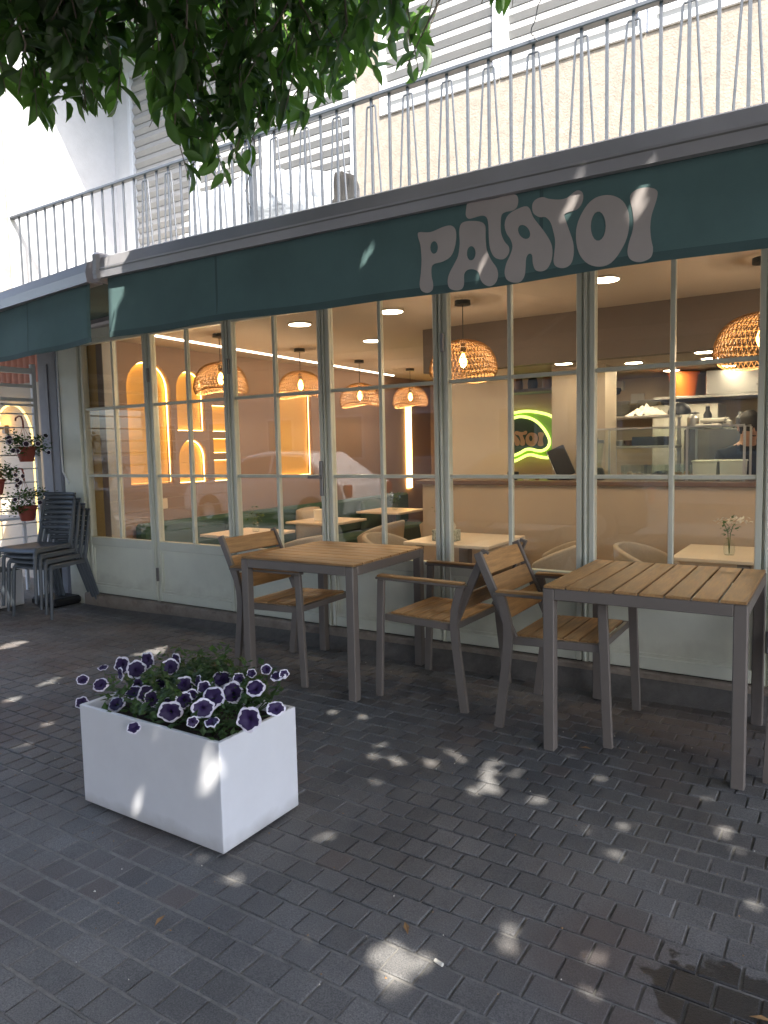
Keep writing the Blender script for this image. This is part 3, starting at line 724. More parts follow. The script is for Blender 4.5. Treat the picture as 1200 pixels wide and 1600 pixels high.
# stack of plastic chairs
def pl_chair():
    P = []
    s = MB()
    def seat(u, w):   # x across, y depth: front at -y
        x = (u-.5)*.44; y = -.22+w*.42; z = .45-.012*math.cos((u-.5)*math.pi)*(1-abs(w-.5))-(.03*(1-w/.12)**2 if w < .12 else 0)
        return (x*(1-.12*w), y, z)
    s.grid(12, 12, seat); P.append(('seat', s, True))
    for sx in (-1, 1):
        f = MB(); f.tube([(sx*.20, -.185, .445), (sx*.212, -.212, .40), (sx*.222, -.235, 0)], [.018, .017, .013], 8); P.append(('front_leg', f, False))
        r = MB(); r.tube([(sx*.178, .26, .82), (sx*.185, .215, .6), (sx*.185, .18, .46), (sx*.20, .24, .25), (sx*.222, .315, 0)], [.013, .017, .019, .017, .013], 8); P.append(('rear_leg', r, False))
        a = MB(); a.bar((sx*.20, -.19, .425), (sx*.185, .18, .435), .018, .035, .004); P.append(('seat_rail', a, False))
    for i in range(7):
        z0 = .56+i*.043; b_ = MB()
        def sl(u, w, z0=z0):
            x = (u-.5)*.36; z = z0+w*.036; yb = .205+(z-.56)*.24+.035*(1-(2*(u-.5))**2)*1.0
            return (x, yb, z)
        b_.grid(10, 1, sl); P.append(('back_slat', b_, True))
    e = MB(); e.grid(10, 1, lambda u, w: ((u-.5)*.37, .27+.035*(1-(2*(u-.5))**2)+w*.006, .857+w*.022)); P.append(('top_rail', e, True))
    return P
PCH = []
for n_, mb, th in pl_chair():
    me = mb.mesh(n_, 'dark_plastic', True); PCH.append((n_, me, th))
for i in range(4):
    t = thing('plastic_chair', ['bottom chair of the dark grey plastic stack by the storefront', 'second chair from the bottom in the dark grey plastic stack', 'third chair from the bottom in the dark grey plastic stack', 'topmost chair of the dark grey plastic stack by the storefront'][i], 'chair', (-5.0-.02*i, -.36-.03*i, .048*i), R(9), 'stacked plastic chairs')
    for n_, me, th in PCH:
        o = obj(n_, me, t)
        if th: md = o.modifiers.new('thick', 'SOLIDIFY'); md.thickness = .012
pb = thing('parasol_base', 'black plastic parasol base with a short pole behind the stacked chairs', 'parasol base', (-5.32, -.12, 0))
MB().box(-5.50, -5.14, -.28, .0, 0, .075, .02).build('base', 'black', pb)
MB().tube([(-5.32, -.10, .06), (-5.32, -.10, .42)], .028, 10).build('sleeve', 'black', pb, smooth=True)
MB().tube([(-5.10, -.06, .55), (-5.10, -.06, 1.00)], [.012, .018], 8).tube([(-5.32, -.10, .40), (-5.10, -.06, .56)], .015, 8).build('pole', 'black', pb, smooth=True)

# ------------------------------------------------------------------ white planter with petunias
PX0, PX1, PY0, PY1, PH = -1.70, -.953, -2.376, -1.985, .395
pt = thing('planter_box', 'white rectangular planter box on the pavement in front of the tables', 'planter', ((PX0+PX1)/2, (PY0+PY1)/2, 0))
w = .016; p = MB(); zb = .012
outer = [(PX0, PY0), (PX1, PY0), (PX1, PY1), (PX0, PY1)]; inner = [(PX0+w, PY0+w), (PX1-w, PY0+w), (PX1-w, PY1-w), (PX0+w, PY1-w)]
vs = [(x, y, zb) for x, y in outer]+[(x, y, PH) for x, y in outer]+[(x, y, PH) for x, y in inner]+[(x, y, .25) for x, y in inner]
fs = [(3, 2, 1, 0)]
for i in range(4):
    j = (i+1) % 4; fs += [(i, j, 4+j, 4+i), (4+i, 4+j, 8+j, 8+i), (8+i, 8+j, 12+j, 12+i)]
fs.append((12, 13, 14, 15)); p.add(vs, fs); po = p.build('box', 'planter', pt)
md = po.modifiers.new('bevel', 'BEVEL'); md.width = .0035; md.segments = 2
for sx in (PX0+.06, PX1-.06):
    for sy in (PY0+.06, PY1-.06): MB().box(sx-.03, sx+.03, sy-.03, sy+.03, 0, .0125).build('foot', 'black', pt)
so = MB(); so.grid(24, 14, lambda u, w_: (PX0+w+.001+u*(PX1-PX0-2*w-.002), PY0+w+.001+w_*(PY1-PY0-2*w-.002), .355+.02*noise.noise(Vector((u*9, w_*6, 2))))); so.build('soil', 'soil', pt, smooth='all')

def blossom_mesh(name, cin, rim, seed):
    rg = random.Random(seed); N = 30; m = MB(); ph = rg.uniform(0, 6)
    def rad(k, a): return 1+.06*math.cos(5*a+ph)+.03*math.sin(9*a+ph)
    rings = [(.03, -.42, 0), (.10, -.16, 0), (.36, -.04, 0), (.62, .02, 0), (.78, .03, 1), (1.0, -.04, 1)]
    for i, (r, z, _) in enumerate(rings):
        for k in range(N):
            a = 2*math.pi*k/N; rr = r*(rad(k, a) if i > 1 else 1)
            zz = z+(.07*math.sin(7*a+ph*2)+.05*math.sin(4*a+ph) if i == 5 else (.03*math.sin(5*a+ph) if i > 2 else 0))
            if i == 3: rr *= 1+.06*math.sin(6*a+ph*3)
            if i == 4: rr *= 1.04+.05*math.sin(5*a+ph*3)+.06*math.sin(11*a+ph)
            m.v.append((rr*math.cos(a), rr*math.sin(a), zz))
    for i in range(5):
        for k in range(N):
            m.f.append((i*N+k, i*N+(k+1) % N, (i+1)*N+(k+1) % N, (i+1)*N+k)); m.m.append(1 if i >= 4 or (i == 3) and False else 0)
    # white ring from ring 4 outwards, 3-4 stays purple
    return m.mesh(name, [cin, rim], 'all')
BLS = [blossom_mesh('blossom', 'petal_purple', 'petal_white', i) for i in range(5)]
def small_leaves(centers, n_each, spread, size, name, parent, m='petunia_leaf', seed=3, box=None, avoid=()):
    rg = random.Random(seed); mb = MB()
    for c, sp_ in centers:
        for _ in range(n_each):
            p = Vector(c)+Vector((rg.gauss(0, 1)*sp_[0], rg.gauss(0, 1)*sp_[1], rg.gauss(0, 1)*sp_[2]))
            d = Vector((rg.uniform(-1, 1), rg.uniform(-1, 1), rg.uniform(-.35, .9))).normalized()
            if box and p.z < .44: p = Vector((min(max(p.x, box[0]), box[1]), min(max(p.y, box[2]), box[3]), max(p.z, .37))); d.z = abs(d.z)
            if avoid:
                u_, v_, z_ = topix(p+d*size*.5)
                if any((u_-a0)**2+(v_-a1)**2 < (a2*1.05)**2 and z_ < a3+.01 for a0, a1, a2, a3 in avoid): continue
            s_ = d.cross(Vector((rg.uniform(-.3, .3), rg.uniform(-.3, .3), 1))).normalized(); n_ = s_.cross(d); L = size*rg.uniform(.6, 1.25); w_ = L*.32
            a = p; q = p+d*L; md_ = p+d*L*.45
            mb.add([a, md_+s_*w_-n_*L*.05, q-n_*L*.12, md_-s_*w_-n_*L*.05, md_+n_*L*.06], [(0, 1, 4), (1, 2, 4), (2, 3, 4), (3, 0, 4)])
    o = mb.build(name, m, parent); o['kind'] = 'stuff'; return o
pl = thing('petunia_plants', 'bushy purple petunias with white edges growing in the white planter box', 'flowers', (-1.33, -2.18, .37))
cs = []
for i in range(46):
    x = random.uniform(PX0+.04, PX1-.05); y = random.uniform(PY0+.05, PY1-.04)
    hz = .432+.095*(y-PY0)/.38+random.uniform(-.02, .03)+.02*math.sin(x*9)
    cs.append(((x, y, hz-.03), (.045, .045, .032)))
stm = MB()
for c, _ in cs:
    stm.tube([(c[0]*.7+(-1.33)*.3, c[1]*.7+(-2.18)*.3, .36), ((c[0]-1.33)/2, (c[1]-2.18)/2, .41), c], .0025, 4)
# blossoms where the photograph has them: picture position, size and facing
BP = [(128,1062,9),(127,1098,9),(156,1070,11),(160,1043,8),(190,1040,14),(212,1046,13),(229,1032,12),(187,1053,10),(208,1082,13),(230,1085,15),(236,1092,12),(215,1070,11),(265,1042,12),(274,1031,10),(287,1070,12),(181,1100,14),(208,1137,10),(262,1100,11),(265,1112,18),(286,1094,13),(316,1107,17),(332,1090,17),(362,1082,16),(345,1061,15),(330,1128,13),(308,1064,10),(318,1074,10),(398,1075,15),(388,1124,18),(430,1107,14),(433,1056,12),(392,1052,8),(415,1046,8),(443,1053,8),(372,1060,9),(250,1068,9),(300,1128,9),(299,1085,9)]
AV = []
for i, (u, v_, s_) in enumerate(BP):
    u += 1.0; t = (v_-1028)/(1145-1028)
    # depth: lower in the picture = nearer the front face or the right face
    yy = PY1-.03-(PY1-PY0-.02)*min(1, max(0, t))*.98
    q = frompix(u, v_, 1, yy)
    if u > 340:   # towards the right side of the box
        q = frompix(u, v_, 1, yy+.05)
    d = (CAM-q).normalized(); q = q+d*.075
    face = (d+Vector((random.uniform(-1.0, .8), random.uniform(-.7, .5), random.uniform(-.3, .8)))).normalized()
    r_ = s_*(q-CAM).length/FPX*1.02
    rot = face.to_track_quat('Z', 'Y').to_euler()
    obj('blossom', BLS[i % 5], pl, q-woff(pl), rot, (r_*random.uniform(.92, 1.08), r_*random.uniform(.8, 1.05), r_*random.uniform(.8, 1.6))); a_, b_, c_ = topix(q); AV.append((a_, b_, s_, c_)); bx_, by_ = min(max(q.x, PX0+.06), PX1-.06), min(max(q.y, PY0+.06), PY1-.05); stm.tube([q-face*.35*r_, q-face*.03+Vector((0, 0, -.008)), Vector((q.x*.35+bx_*.65, q.y*.35+by_*.65, min(q.z, .44))), Vector((bx_*.8-1.33*.2, by_*.8-2.18*.2, .365))], .0022, 5)
stm.build('stem', 'petunia_leaf', pl)
small_leaves(cs, 62, 0, .036, 'foliage', pl, box=(PX0+.02, PX1-.02, PY0+.02, PY1-.02), avoid=AV)

# ------------------------------------------------------------------ left neighbour: screen, pots, wall
LT = thing('lattice_screen', 'white metal slatted side screen running out from the neighbouring facade', 'screen', (-5.62, -1.2, 0))
for y in (-.05, -1.25, -2.5):
    MB().box(-5.64, -5.60, y-.02, y+.02, 0, 2.19, .003).build('post', 'white_metal', LT)
for z, h_ in ((2.125, .05), (1.987, .03), (1.863, .03), (1.815, .02)): MB().box(-5.636, -5.604, -2.48, -.07, z-h_/2, z+h_/2, .003).build('beam', 'white_metal', LT)
rodm = MB().box(-.006, .006, -2.48, -.07, -.006, .006).mesh('rod', 'white_metal')
z = 1.735
while z > .45:
    obj('rod', rodm, LT, (0, 1.2, z)); z -= .125
MB().box(-5.634, -5.606, .12, .16, 0, 1.82).build('post', 'white_metal', LT)
NB = thing('neighbour_building', 'neighbouring beige shopfront wall with red roller shutter above, left of the screen', 'building', (-7.5, .7, 0))
MB().box(-14, -5.78, .85, 1.1, -.1, 2.52).build('wall', 'neigh_wall', NB)
MB().box(-5.78, -5.40, .10, 1.1, -.1, 2.45, .006).build('pier', 'pier_grey', NB)
MB().box(-5.70, -5.62, .09, .099, 0, 2.2).box(-5.52, -5.47, .08, .099, 0, 2.3).build('pier_trim', 'pier_grey', NB)
cor = MB(); n_ = 140
cor.grid(n_, 1, lambda u, w_: (-10+u*4.22, .84-.012*abs(math.sin(u*n_/2*math.pi/2)), 2.18+w_*.5)); cor.build('roller_shutter', 'red_shutter', NB)
MB().box(-14, -5.8, -.1, .85, 2.60, 2.9).build('slab', 'stucco_white', NB)
MB().box(-14, -5.8, .2, 1.1, 2.9, 9).build('upper_wall', 'stucco_white', NB)
for k_ in range(2):
    wx = -7.6-k_*2.2; wo = MB().box(wx-.5, wx+.5, .16, .199, 3.3, 4.7, .005).build('window', 'white_frame', NB); MB().box(wx-.44, wx+.44, .15, .159, 3.36, 4.64).build('pane', 'dark_glass', wo)
ar = MB(); pts = [(-7.06, .80, .35), (-7.06, .80, 1.45)]+[(-7.46+.40*math.cos(t), .80, 1.5+.45*math.sin(t)) for t in [math.pi*i/16 for i in range(17)]]+[(-7.86, .80, .35)]
ar.tube(pts, .013, 6)
ao = tag(ar.build('arch_light', 'led_arch', smooth='all'), 'glowing arched light strip on the neighbouring wall behind the flower pots', 'light strip')
sc_ = thing('wall_lamp', 'small candle-like wall lamp lit at the left edge', 'lamp', (-7.65, .82, 1.7))
MB().box(-7.68, -7.62, .80, .85, 1.62, 1.72, .005).bar((-7.65, .80, 1.68), (-7.65, .74, 1.68), .02, .02).build('bracket', 'steel_dark', sc_)
MB().lathe([(.005, 0), (.02, .03), (.024, .06), (.012, .10), (.002, .125)], (-7.65, .74, 1.69), 12).build('bulb', 'bulb', sc_, smooth='all')
PP = thing('downpipe', 'grey downpipe and pale cable between the pier and the green storefront', 'pipe', (-5.35, .05, 0))
MB().tube([(-5.35, .04, .0), (-5.35, .04, 2.44)], .028, 10).build('pipe', 'pipe', PP, smooth=True)
MB().tube([(-5.305, .0, 2.44), (-5.305, -.012, 1.35), (-5.30, -.012, 1.2), (-5.24, -.012, 1.12), (-5.22, -.012, 1.1)], .007, 6).build('cable', 'white_metal', PP, smooth=True)
wb = thing('planter_box', 'white planter box with a leafy shrub at the left edge by the screen', 'planter', (-5.75, -.75, 0))
MB().box(-5.98, -5.53, -1.5, -.32, .01, .33, .006).build('box', 'planter', wb); MB().box(-5.97, -5.54, -1.48, -.335, .331, .334).build('soil', 'soil', wb)
MB().box(-5.9, -5.6, -1.4, -.42, 0, .011).build('foot', 'black', wb)
sh = thing('shrub', 'low leafy shrub with pale blooms in the left white planter', 'shrub', (-5.75, -.8, .334))
small_leaves([((-5.75+random.uniform(-.12, .12), -.45-random.uniform(0, .95), .46+random.uniform(-.08, .12)), (.06, .06, .06)) for _ in range(26)], 40, 0, .045, 'foliage', sh, seed=9)
MB().tube([(-5.75, -.6, .33), (-5.74, -.58, .5)], .006, 5).tube([(-5.75, -.9, .33), (-5.76, -.93, .52)], .006, 5).build('stem', 'bark', sh)
BLK = [blossom_mesh('blossom', 'petal_black', 'petal_white', 20+i) for i in range(3)]
def hanging(label, y, z, hook):
    t = thing('hanging_pot', label, 'flower pot', (-5.48, y, z), 0, 'hanging petunia pots')
    MB().lathe([(.055, 0), (.062, .02), (.082, .115), (.090, .118), (.090, .135), (.080, .135), (.07, .11)], (0, 0, 0), 20).build('pot', 'terracotta', t, smooth=True, local=True)
    MB().lathe([(.0, .105), (.079, .105)], (0, 0, 0), 20).build('soil', 'soil', t, local=True)
    wi = MB()
    for k in range(3):
        a = 2.1*k+.4; wi.tube([(.085*math.cos(a), .085*math.sin(a), .13), (-.02, 0, hook-z)], .002, 4)
    wi.build('wire', 'terracotta', t, local=True)
    hk = MB(); hk.tube([(-.02, 0, hook-z-.02), (-.02, 0, hook-z+.04), (-.04, 0, hook-z+.085), (-.08, 0, hook-z+.09), (-.13, 0, hook-z+.075), (-.135, 0, hook-z+.05)], .008, 6); hk.build('hook', 'terracotta', t, smooth=True, local=True)
    cs_ = [(Vector((-5.48, y, z))+Vector((random.uniform(-.11, .11), random.uniform(-.16, .17), .15+random.uniform(-.06, .10))), (.04, .045, .03)) for _ in range(20)]
    small_leaves(cs_, 26, 0, .036, 'foliage', t, seed=int(z*100))
    for k in range(9):
        d = Vector((random.uniform(.1, .8), random.uniform(-1, 1), random.uniform(-.5, .6))).normalized()
        q = Vector((.05, 0, .15))+Vector((d.x*.12, d.y*.22, d.z*.12)); face = (Vector((.75, -.5, .1))+d*.5).normalized()
        r_ = random.uniform(.020, .027); obj('blossom', BLK[k % 3], t, q, face.to_track_quat('Z', 'Y').to_euler(), (r_, r_, r_))
hanging('hanging red pot of dark petunias, the upper one on the white screen', -.245, 1.30, 1.62)
hanging('hanging red pot of dark petunias, the lower one on the white screen', -.27, .77, 1.15)
hanging('hanging red pot of dark petunias cut off by the left edge', -.55, 1.02, 1.45)
bt = thing('bistro_table', 'white metal bistro table behind the white screen', 'table', (-6.6, -.1, 0))
MB().box(-7.0, -6.2, -.4, .2, .72, .745, .006).build('top', 'white_metal', bt)
for sx in (-6.95, -6.25):
    for sy in (-.35, .15): MB().box(sx-.015, sx+.015, sy-.015, sy+.015, 0, .72).build('leg', 'white_metal', bt)
bc = thing('bistro_chair', 'white metal chair behind the white screen', 'chair', (-6.0, .2, 0))
MB().box(-6.2, -5.82, .0, .38, .44, .46, .005).build('seat', 'white_metal', bc)
for sx in (-6.18, -5.84):
    for sy in (.02, .36): MB().box(sx-.012, sx+.012, sy-.012, sy+.012, 0, .44 if sy < .2 else .88).build('leg', 'white_metal', bc)
for z in (.6, .7, .8): MB().box(-6.168, -5.852, .352, .368, z, z+.04).build('back_slat', 'white_metal', bc)
#@@PART2
# ------------------------------------------------------------------ ceiling lights and pendants
def pendant(label, x, y, dia, cord, group='woven pendant lamps'):
    t = thing('pendant_lamp', label, 'pendant lamp', (x, y, CZ), 0, group)
    MB().lathe([(.0, -.03), (.055, -.03), (.055, 0), (.0, 0)], (0, 0, 0), 16).build('ceiling_rose', 'black', t, smooth=True, local=True)
    MB().tube([(0, 0, -.03), (0, 0, -cord-.06)], .003, 5).build('cord', 'black', t, local=True)
    MB().lathe([(.0, -.0), (.018, -.0), (.02, -.06), (.0, -.065)], (0, 0, -cord-.02), 10).build('socket', 'black', t, smooth=True, local=True)
    r = dia/2; prof_ = [(.05, 0), (.10, -.012), (.145, -.032), (.18, -.06), (.205, -.095), (.222, -.135), (.232, -.175), (.236, -.21), (.225, -.24), (.215, -.25)]
    m = MB(); N = 52; P = [(a/.236*r, b_*dia/.46-cord) for a, b_ in prof_]
    wav = random.uniform(0, 6)
    rings = [[((pr*(1+.012*math.sin(3*(2*math.pi*k/N)+wav)))*math.cos(2*math.pi*(k+.5*(i % 2))/N), (pr*(1+.012*math.sin(3*(2*math.pi*k/N)+wav)))*math.sin(2*math.pi*(k+.5*(i % 2))/N), pz+.02*(i/9)**2*math.sin(2*(2*math.pi*k/N)+wav)) for k in range(N)] for i, (pr, pz) in enumerate(P)]
    vs = [p for rg_ in rings for p in rg_]; fs = []
    for i in range(len(P)-1):
        for k in range(N):
            a = i*N+k; b_ = i*N+(k+1) % N; c = (i+1)*N+k; d = (i+1)*N+(k+1) % N
            if i % 2 == 0: fs += [(a, b_, c), (b_, d, c)]
            else: fs += [(a, b_, d), (a, d, c)]
    m.add(vs, fs); so_ = m.build('shade', 'rattan', t, local=True)
    md = so_.modifiers.new('weave', 'WIREFRAME'); md.thickness = .0085; md.use_even_offset = False; md.use_boundary = True
    MB().lathe([(.002, 0), (.014, -.012), (.026, -.05), (.024, -.075), (.012, -.095), (.001, -.1)], (0, 0, -cord-.085), 12).build('bulb', 'bulb', t, smooth='all', local=True)
    ld = bpy.data.lights.new('bulb_light', 'POINT'); ld.energy = PEN_W; ld.color = (1, .76, .52); ld.shadow_soft_size = .03
    lo = bpy.data.objects.new('bulb_light', ld); COL.objects.link(lo); lo.parent = t; lo.location = (0, 0, -cord-.215)
    return t
PEN_W = 3.0
for a in (('woven pendant lamp nearest the arched niches, leftmost of the left row', -3.81, .54, .46, .24), ('woven pendant lamp in front of the tall rectangular niche', -3.88, 1.70, .46, .22),
          ('woven pendant lamp third from the left, cut by the window bar', -3.98, 2.88, .46, .26), ('woven pendant lamp farthest back, before the thin vertical light', -4.0, 4.04, .46, .22),
          ('large woven pendant lamp in front of the dark bulkhead near the middle', -1.53, .60, .47, .27), ('large woven pendant lamp at the right edge over the counter', .318, .60, .50, .30)): pendant(*a)
dm = MB().lathe([(.0, -.012), (.085, -.012), (.085, -.002), (.0, -.002)], (0, 0, 0), 24).mesh('diffuser', 'disc', True)
dk = MB().lathe([(.0, -.012), (.085, -.012), (.085, -.002), (.0, -.002)], (0, 0, 0), 24).mesh('diffuser', 'disc_kitchen', True)
rm = MB().lathe([(.086, -.013), (.096, -.010), (.098, 0), (.086, 0), (.086, -.013)], (0, 0, 0), 24).mesh('trim_ring', 'ceiling', True)
DL = [(-2.95, .57, CZ, 'round ceiling light left of centre, in front of the second window leaf pair'), (-2.1, .58, CZ, 'round ceiling light just right of the window bar near the awning edge'), (-3.0, 1.69, CZ, 'round ceiling light behind the middle window, second row'), (-.536, .54, CZ, 'round ceiling light beside the post under the letter O'),
      (-2.1, 1.69, CZ, 'round ceiling light hidden behind the middle window bar'), (-3.0, 3.2, CZ, 'round ceiling light far back in the dining room'), (1.6, .6, CZ, 'unseen round ceiling light added above the right end of the dining room'),  # last one is an added lamp out of view, lighting the room
      (-1.26, 1.90, 2.02, 'round kitchen ceiling light nearest the neon sign'), (-.79, 2.27, 2.02, 'round kitchen ceiling light left of the orange bucket, larger'), (-.95, 2.75, 2.02, 'faint round kitchen ceiling light far left behind'), (-.19, 1.92, 2.02, 'round kitchen ceiling light above the hood, front left'),
      (-.22, 2.40, 2.02, 'round kitchen ceiling light above the hood, front right'), (-.20, 3.15, 2.02, 'round kitchen ceiling light above the hood, back right'), (-.68, 3.2, 2.02, 'round kitchen ceiling light right over the orange bucket'), (1.2, 2.6, 2.02, 'unseen round kitchen ceiling light added above the right end of the counter')]  # last one is an added lamp out of view, lighting the kitchen
for x, y, z, lab in DL:
    t = thing('ceiling_light', lab, 'ceiling light', (x, y, z), 0, 'round ceiling lights'); o1 = obj('diffuser', dk if z < 2.2 else dm, t); o2 = obj('trim_ring', rm, t)
    if z < 2.2: o1.scale = o2.scale = (.8, .8, 1)
ll = thing('ceiling_light_line', 'long thin white light line in the ceiling along the brown wall', 'light strip', (-4.4, 2.3, CZ), 0)
MB().bar((-4.24, .10, CZ-.006), (-4.60, 4.6, CZ-.006), .03, .01).build('diffuser', 'led_line', ll)
vl = tag(MB().box(-4.748, -4.72, 5.15, 5.27, .76, 1.95).build('vertical_light', 'led_warm'), 'thin vertical amber light bar far back on the brown wall', 'light strip')
sm = tag(MB().lathe([(0, 0), (.02, 0), (.02, .008), (0, .008)], (-2.55, 2.2, CZ-.009), 12).build('spot_light', 'disc_small'), 'tiny bright ceiling spot beside the bulkhead', 'ceiling light')

# ------------------------------------------------------------------ counter and kitchen
CT = thing('counter', 'long tan service counter with dark brown top edge', 'counter', (.6, 1.95, FL))
MB().box(-2.55, 4.0, 1.78, 2.3, FL, 1.012).build('front', 'counter_front', CT)
MB().box(-2.6, 4.0, 1.74, 2.0, 1.013, 1.05, .004).box(-1.72, 4.0, 2.0, 2.24, 1.013, 1.05, .004).build('top', 'counter_top', CT)
# neon sign
SY = 3.08
sg = thing('neon_sign', 'dark green bubble sign with glowing lime outline and tan lettering behind the counter', 'sign', (-2.2, SY, 1.15))
def px2(x, y): q = frompix(780+x/10, 620+y/10, 1, SY); return (q.x, q.z)
inn = [(190, 350), (330, 310), (480, 330), (600, 390), (700, 490), (770, 600), (800, 700), (770, 790), (690, 840), (600, 840), (520, 820), (430, 825), (330, 880), (190, 930), (0, 930), (-200, 880), (-330, 760), (-350, 620), (-270, 480), (-100, 390), (60, 370)]
out = [(190, 265), (400, 228), (600, 240), (820, 300), (900, 420), (930, 640), (900, 830), (860, 930), (770, 952), (640, 935), (520, 905), (430, 920), (300, 985), (190, 1015), (-50, 1020), (-300, 960), (-440, 800), (-450, 600), (-360, 410), (-150, 300), (40, 285)]
inn = crom([px2(*p_) for p_ in inn], 4); out = crom([px2(*p_) for p_ in out], 4)
MB().prism([out], lambda a, b_, d: (a, d, b_), SY+.012, SY-.004).build('backing', 'sign_glow', sg)  # lime colour stands in for the glow between the tubes
MB().prism([inn], lambda a, b_, d: (a, d, b_), SY-.008, SY-.020).build('board', 'sign_board', sg)
for lp in (inn, out):
    MB().tube([(a, SY-.024, b_) for a, b_ in lp]+[(lp[0][0], SY-.024, lp[0][1])], .014, 6).build('neon_tube', 'neon', sg, smooth='all')
# scale the awning lettering onto the board
ox0 = min(a for L in LETW.values() for a, _ in L[0]); ox1 = max(a for L in LETW.values() for a, _ in L[0]); oz0 = min(b_ for L in LETW.values() for _, b_ in L[0]); oz1 = max(b_ for L in LETW.values() for _, b_ in L[0])
tx0 = px2(-230, 0)[0]; tx1 = px2(712, 0)[0]; tz1 = px2(400, 500)[1]; tz0 = px2(400, 790)[1]
for k_, L in LETW.items():
    m = MB(); m.prism([[(tx0+(a-ox0)/(ox1-ox0)*(tx1-tx0), tz0+(b_-oz0)/(oz1-oz0)*(tz1-tz0)) for a, b_ in lp] for lp in L], lambda a, b_, d: (a, d, b_), SY-.021, SY-.024); m.build('letter', 'sign_letter', sg)
# point of sale screen
ps = thing('register_screen', 'black till screen on a stand tilted on the counter', 'screen', (-1.30, 1.97, 1.05))
Mx = Matrix.Translation((-1.30, 1.95, 1.20)) @ Matrix.Rotation(R(-24), 4, 'Y') @ Matrix.Rotation(R(10), 4, 'Z')
MB().box(-.075, .075, -.014, .014, -.13, .13, .006, Mx).build('screen', 'black', ps); MB().box(-.081, -.0755, -.016, .016, -.132, .132, .002, Mx).build('bezel', 'steel', ps)
MB().box(-1.42, -1.22, 1.93, 2.06, 1.051, 1.075, .008).bar((-1.34, 1.99, 1.07), (-1.31, 1.98, 1.18), .05, .04, .005).build('stand', 'black', ps)
for i, (x, wd, hh, mm, lb) in enumerate(((-1.72, .10, .07, 'black', 'small black box on the counter below the neon sign'), (-1.60, .06, .045, 'cream_plastic', 'small cream dish on the counter below the neon sign'), (-1.50, .05, .05, 'wood_leg', 'small brown cup on the counter beside the till'))):
    q = MB(); q.lathe([(wd*.35, 0), (wd*.5, hh*.6), (wd*.48, hh), (wd*.40, hh), (wd*.3, .01)], (x, 1.92, 1.05), 14); tag(q.build('counter_dish', mm, smooth=True), lb, 'dish')
# display case
dc = thing('display_case', 'low glass display case with steel edges on the kitchen counter', 'display case', (-.4, 2.1, 1.05))
x0, x1, y0, y1, z0, z1 = -.98, .10, 1.86, 2.24, 1.051, 1.455
for y in (y0, y1):
    for x in (x0, x1-.0, (x0+x1)/2+.15): MB().box(x-.008, x+.008, y-.008, y+.008, z0, z1).build('corner_post', 'steel', dc)
for y in (y0, y1): MB().box(x0, x1, y-.006, y+.006, z1, z1+.012).build('top_edge', 'steel', dc)
MB().box(x0+.009, x1-.009, y0-.002, y0+.002, z0, z1-.001).build('front_pane', 'glass_case', dc); MB().box(x0, x1, y0+.008, y1-.008, z1+.002, z1+.007).build('top_pane', 'glass_case', dc)
def tub(label, x0, x1, y0, y1, z0, z1, m_, lid=None):
    t = thing('food_container', label, 'container', ((x0+x1)/2, (y0+y1)/2, z0), 0, 'food containers in the display case'); w_ = .004
    o_ = MB(); tp = .006; A = [(x0+tp, y0+tp), (x1-tp, y0+tp), (x1-tp, y1-tp), (x0+tp, y1-tp)]; B = [(x0, y0), (x1, y0), (x1, y1), (x0, y1)]; C = [(x0+w_, y0+w_), (x1-w_, y0+w_), (x1-w_, y1-w_), (x0+w_, y1-w_)]
    vs = [(*p_, z0) for p_ in A]+[(*p_, z1) for p_ in B]+[(*p_, z1) for p_ in C]+[(*p_, z0+.05) for p_ in C]; fs = [(3, 2, 1, 0), (12, 13, 14, 15)]
    for i in range(4):
        j = (i+1) % 4; fs += [(i, j, 4+j, 4+i), (4+i, 4+j, 8+j, 8+i), (8+i, 8+j, 12+j, 12+i)]
    o_.add(vs, fs); o_.build('body', m_, t)
    if lid: MB().box(x0-.006, x1+.006, y0-.006, y1+.006, z1+.001, z1+.014, .003).build('lid', lid, t)
    return t
tub('left of two cream food tubs with lids in the display case', -.26, -.09, 1.90, 2.15, 1.055, 1.19, 'cream_plastic', 'cream_plastic')
tub('right of two cream food tubs with lids in the display case', -.07, .09, 1.90, 2.15, 1.055, 1.19, 'cream_plastic', 'cream_plastic')
for i, x in enumerate((-.80, -.62, -.44)): tub('clear food tray, %s of the three in the display case' % ('left', 'middle', 'right')[i], x, x+.16, 1.92, 2.14, 1.055, 1.17, 'glass_case', None)
for i, x in enumerate((-.72, -.53, -.36)):
    q = MB()
    for k_ in range(9): q.lathe([(.004, 0), (.022, .012), (.02, .03), (.004, .036)], (x+random.uniform(-.05, .05), 2.03+random.uniform(-.07, .07), 1.06+random.uniform(0, .03)), 8)
    tag(q.build('food', ('wood_leg', 'trouser', 'dry_leaf')[i], smooth='all'), 'small pieces of food in the %s clear tray' % ('left', 'middle', 'right')[i], 'food')
bl = thing('blender', 'counter blender with clear jar at the left end of the display case', 'blender', (-.99, 1.99, 1.05))
bl.location = (-1.02, 1.99, 1.051)
MB().lathe([(.0, 0), (.07, 0), (.075, .03), (.06, .09), (.05, .10), (0, .10)], (0, 0, 0), 16).build('base', 'black', bl, smooth=True, local=True)
MB().lathe([(.045, .10), (.068, .30), (.062, .30), (.040, .11)], (0, 0, 0), 16).build('jar', 'glass_case', bl, smooth=True, local=True); MB().lathe([(0, .301), (.068, .301), (.066, .325), (.02, .33), (.02, .345), (0, .345)], (0, 0, 0), 16).build('lid', 'steel_dark', bl, smooth=True, local=True)
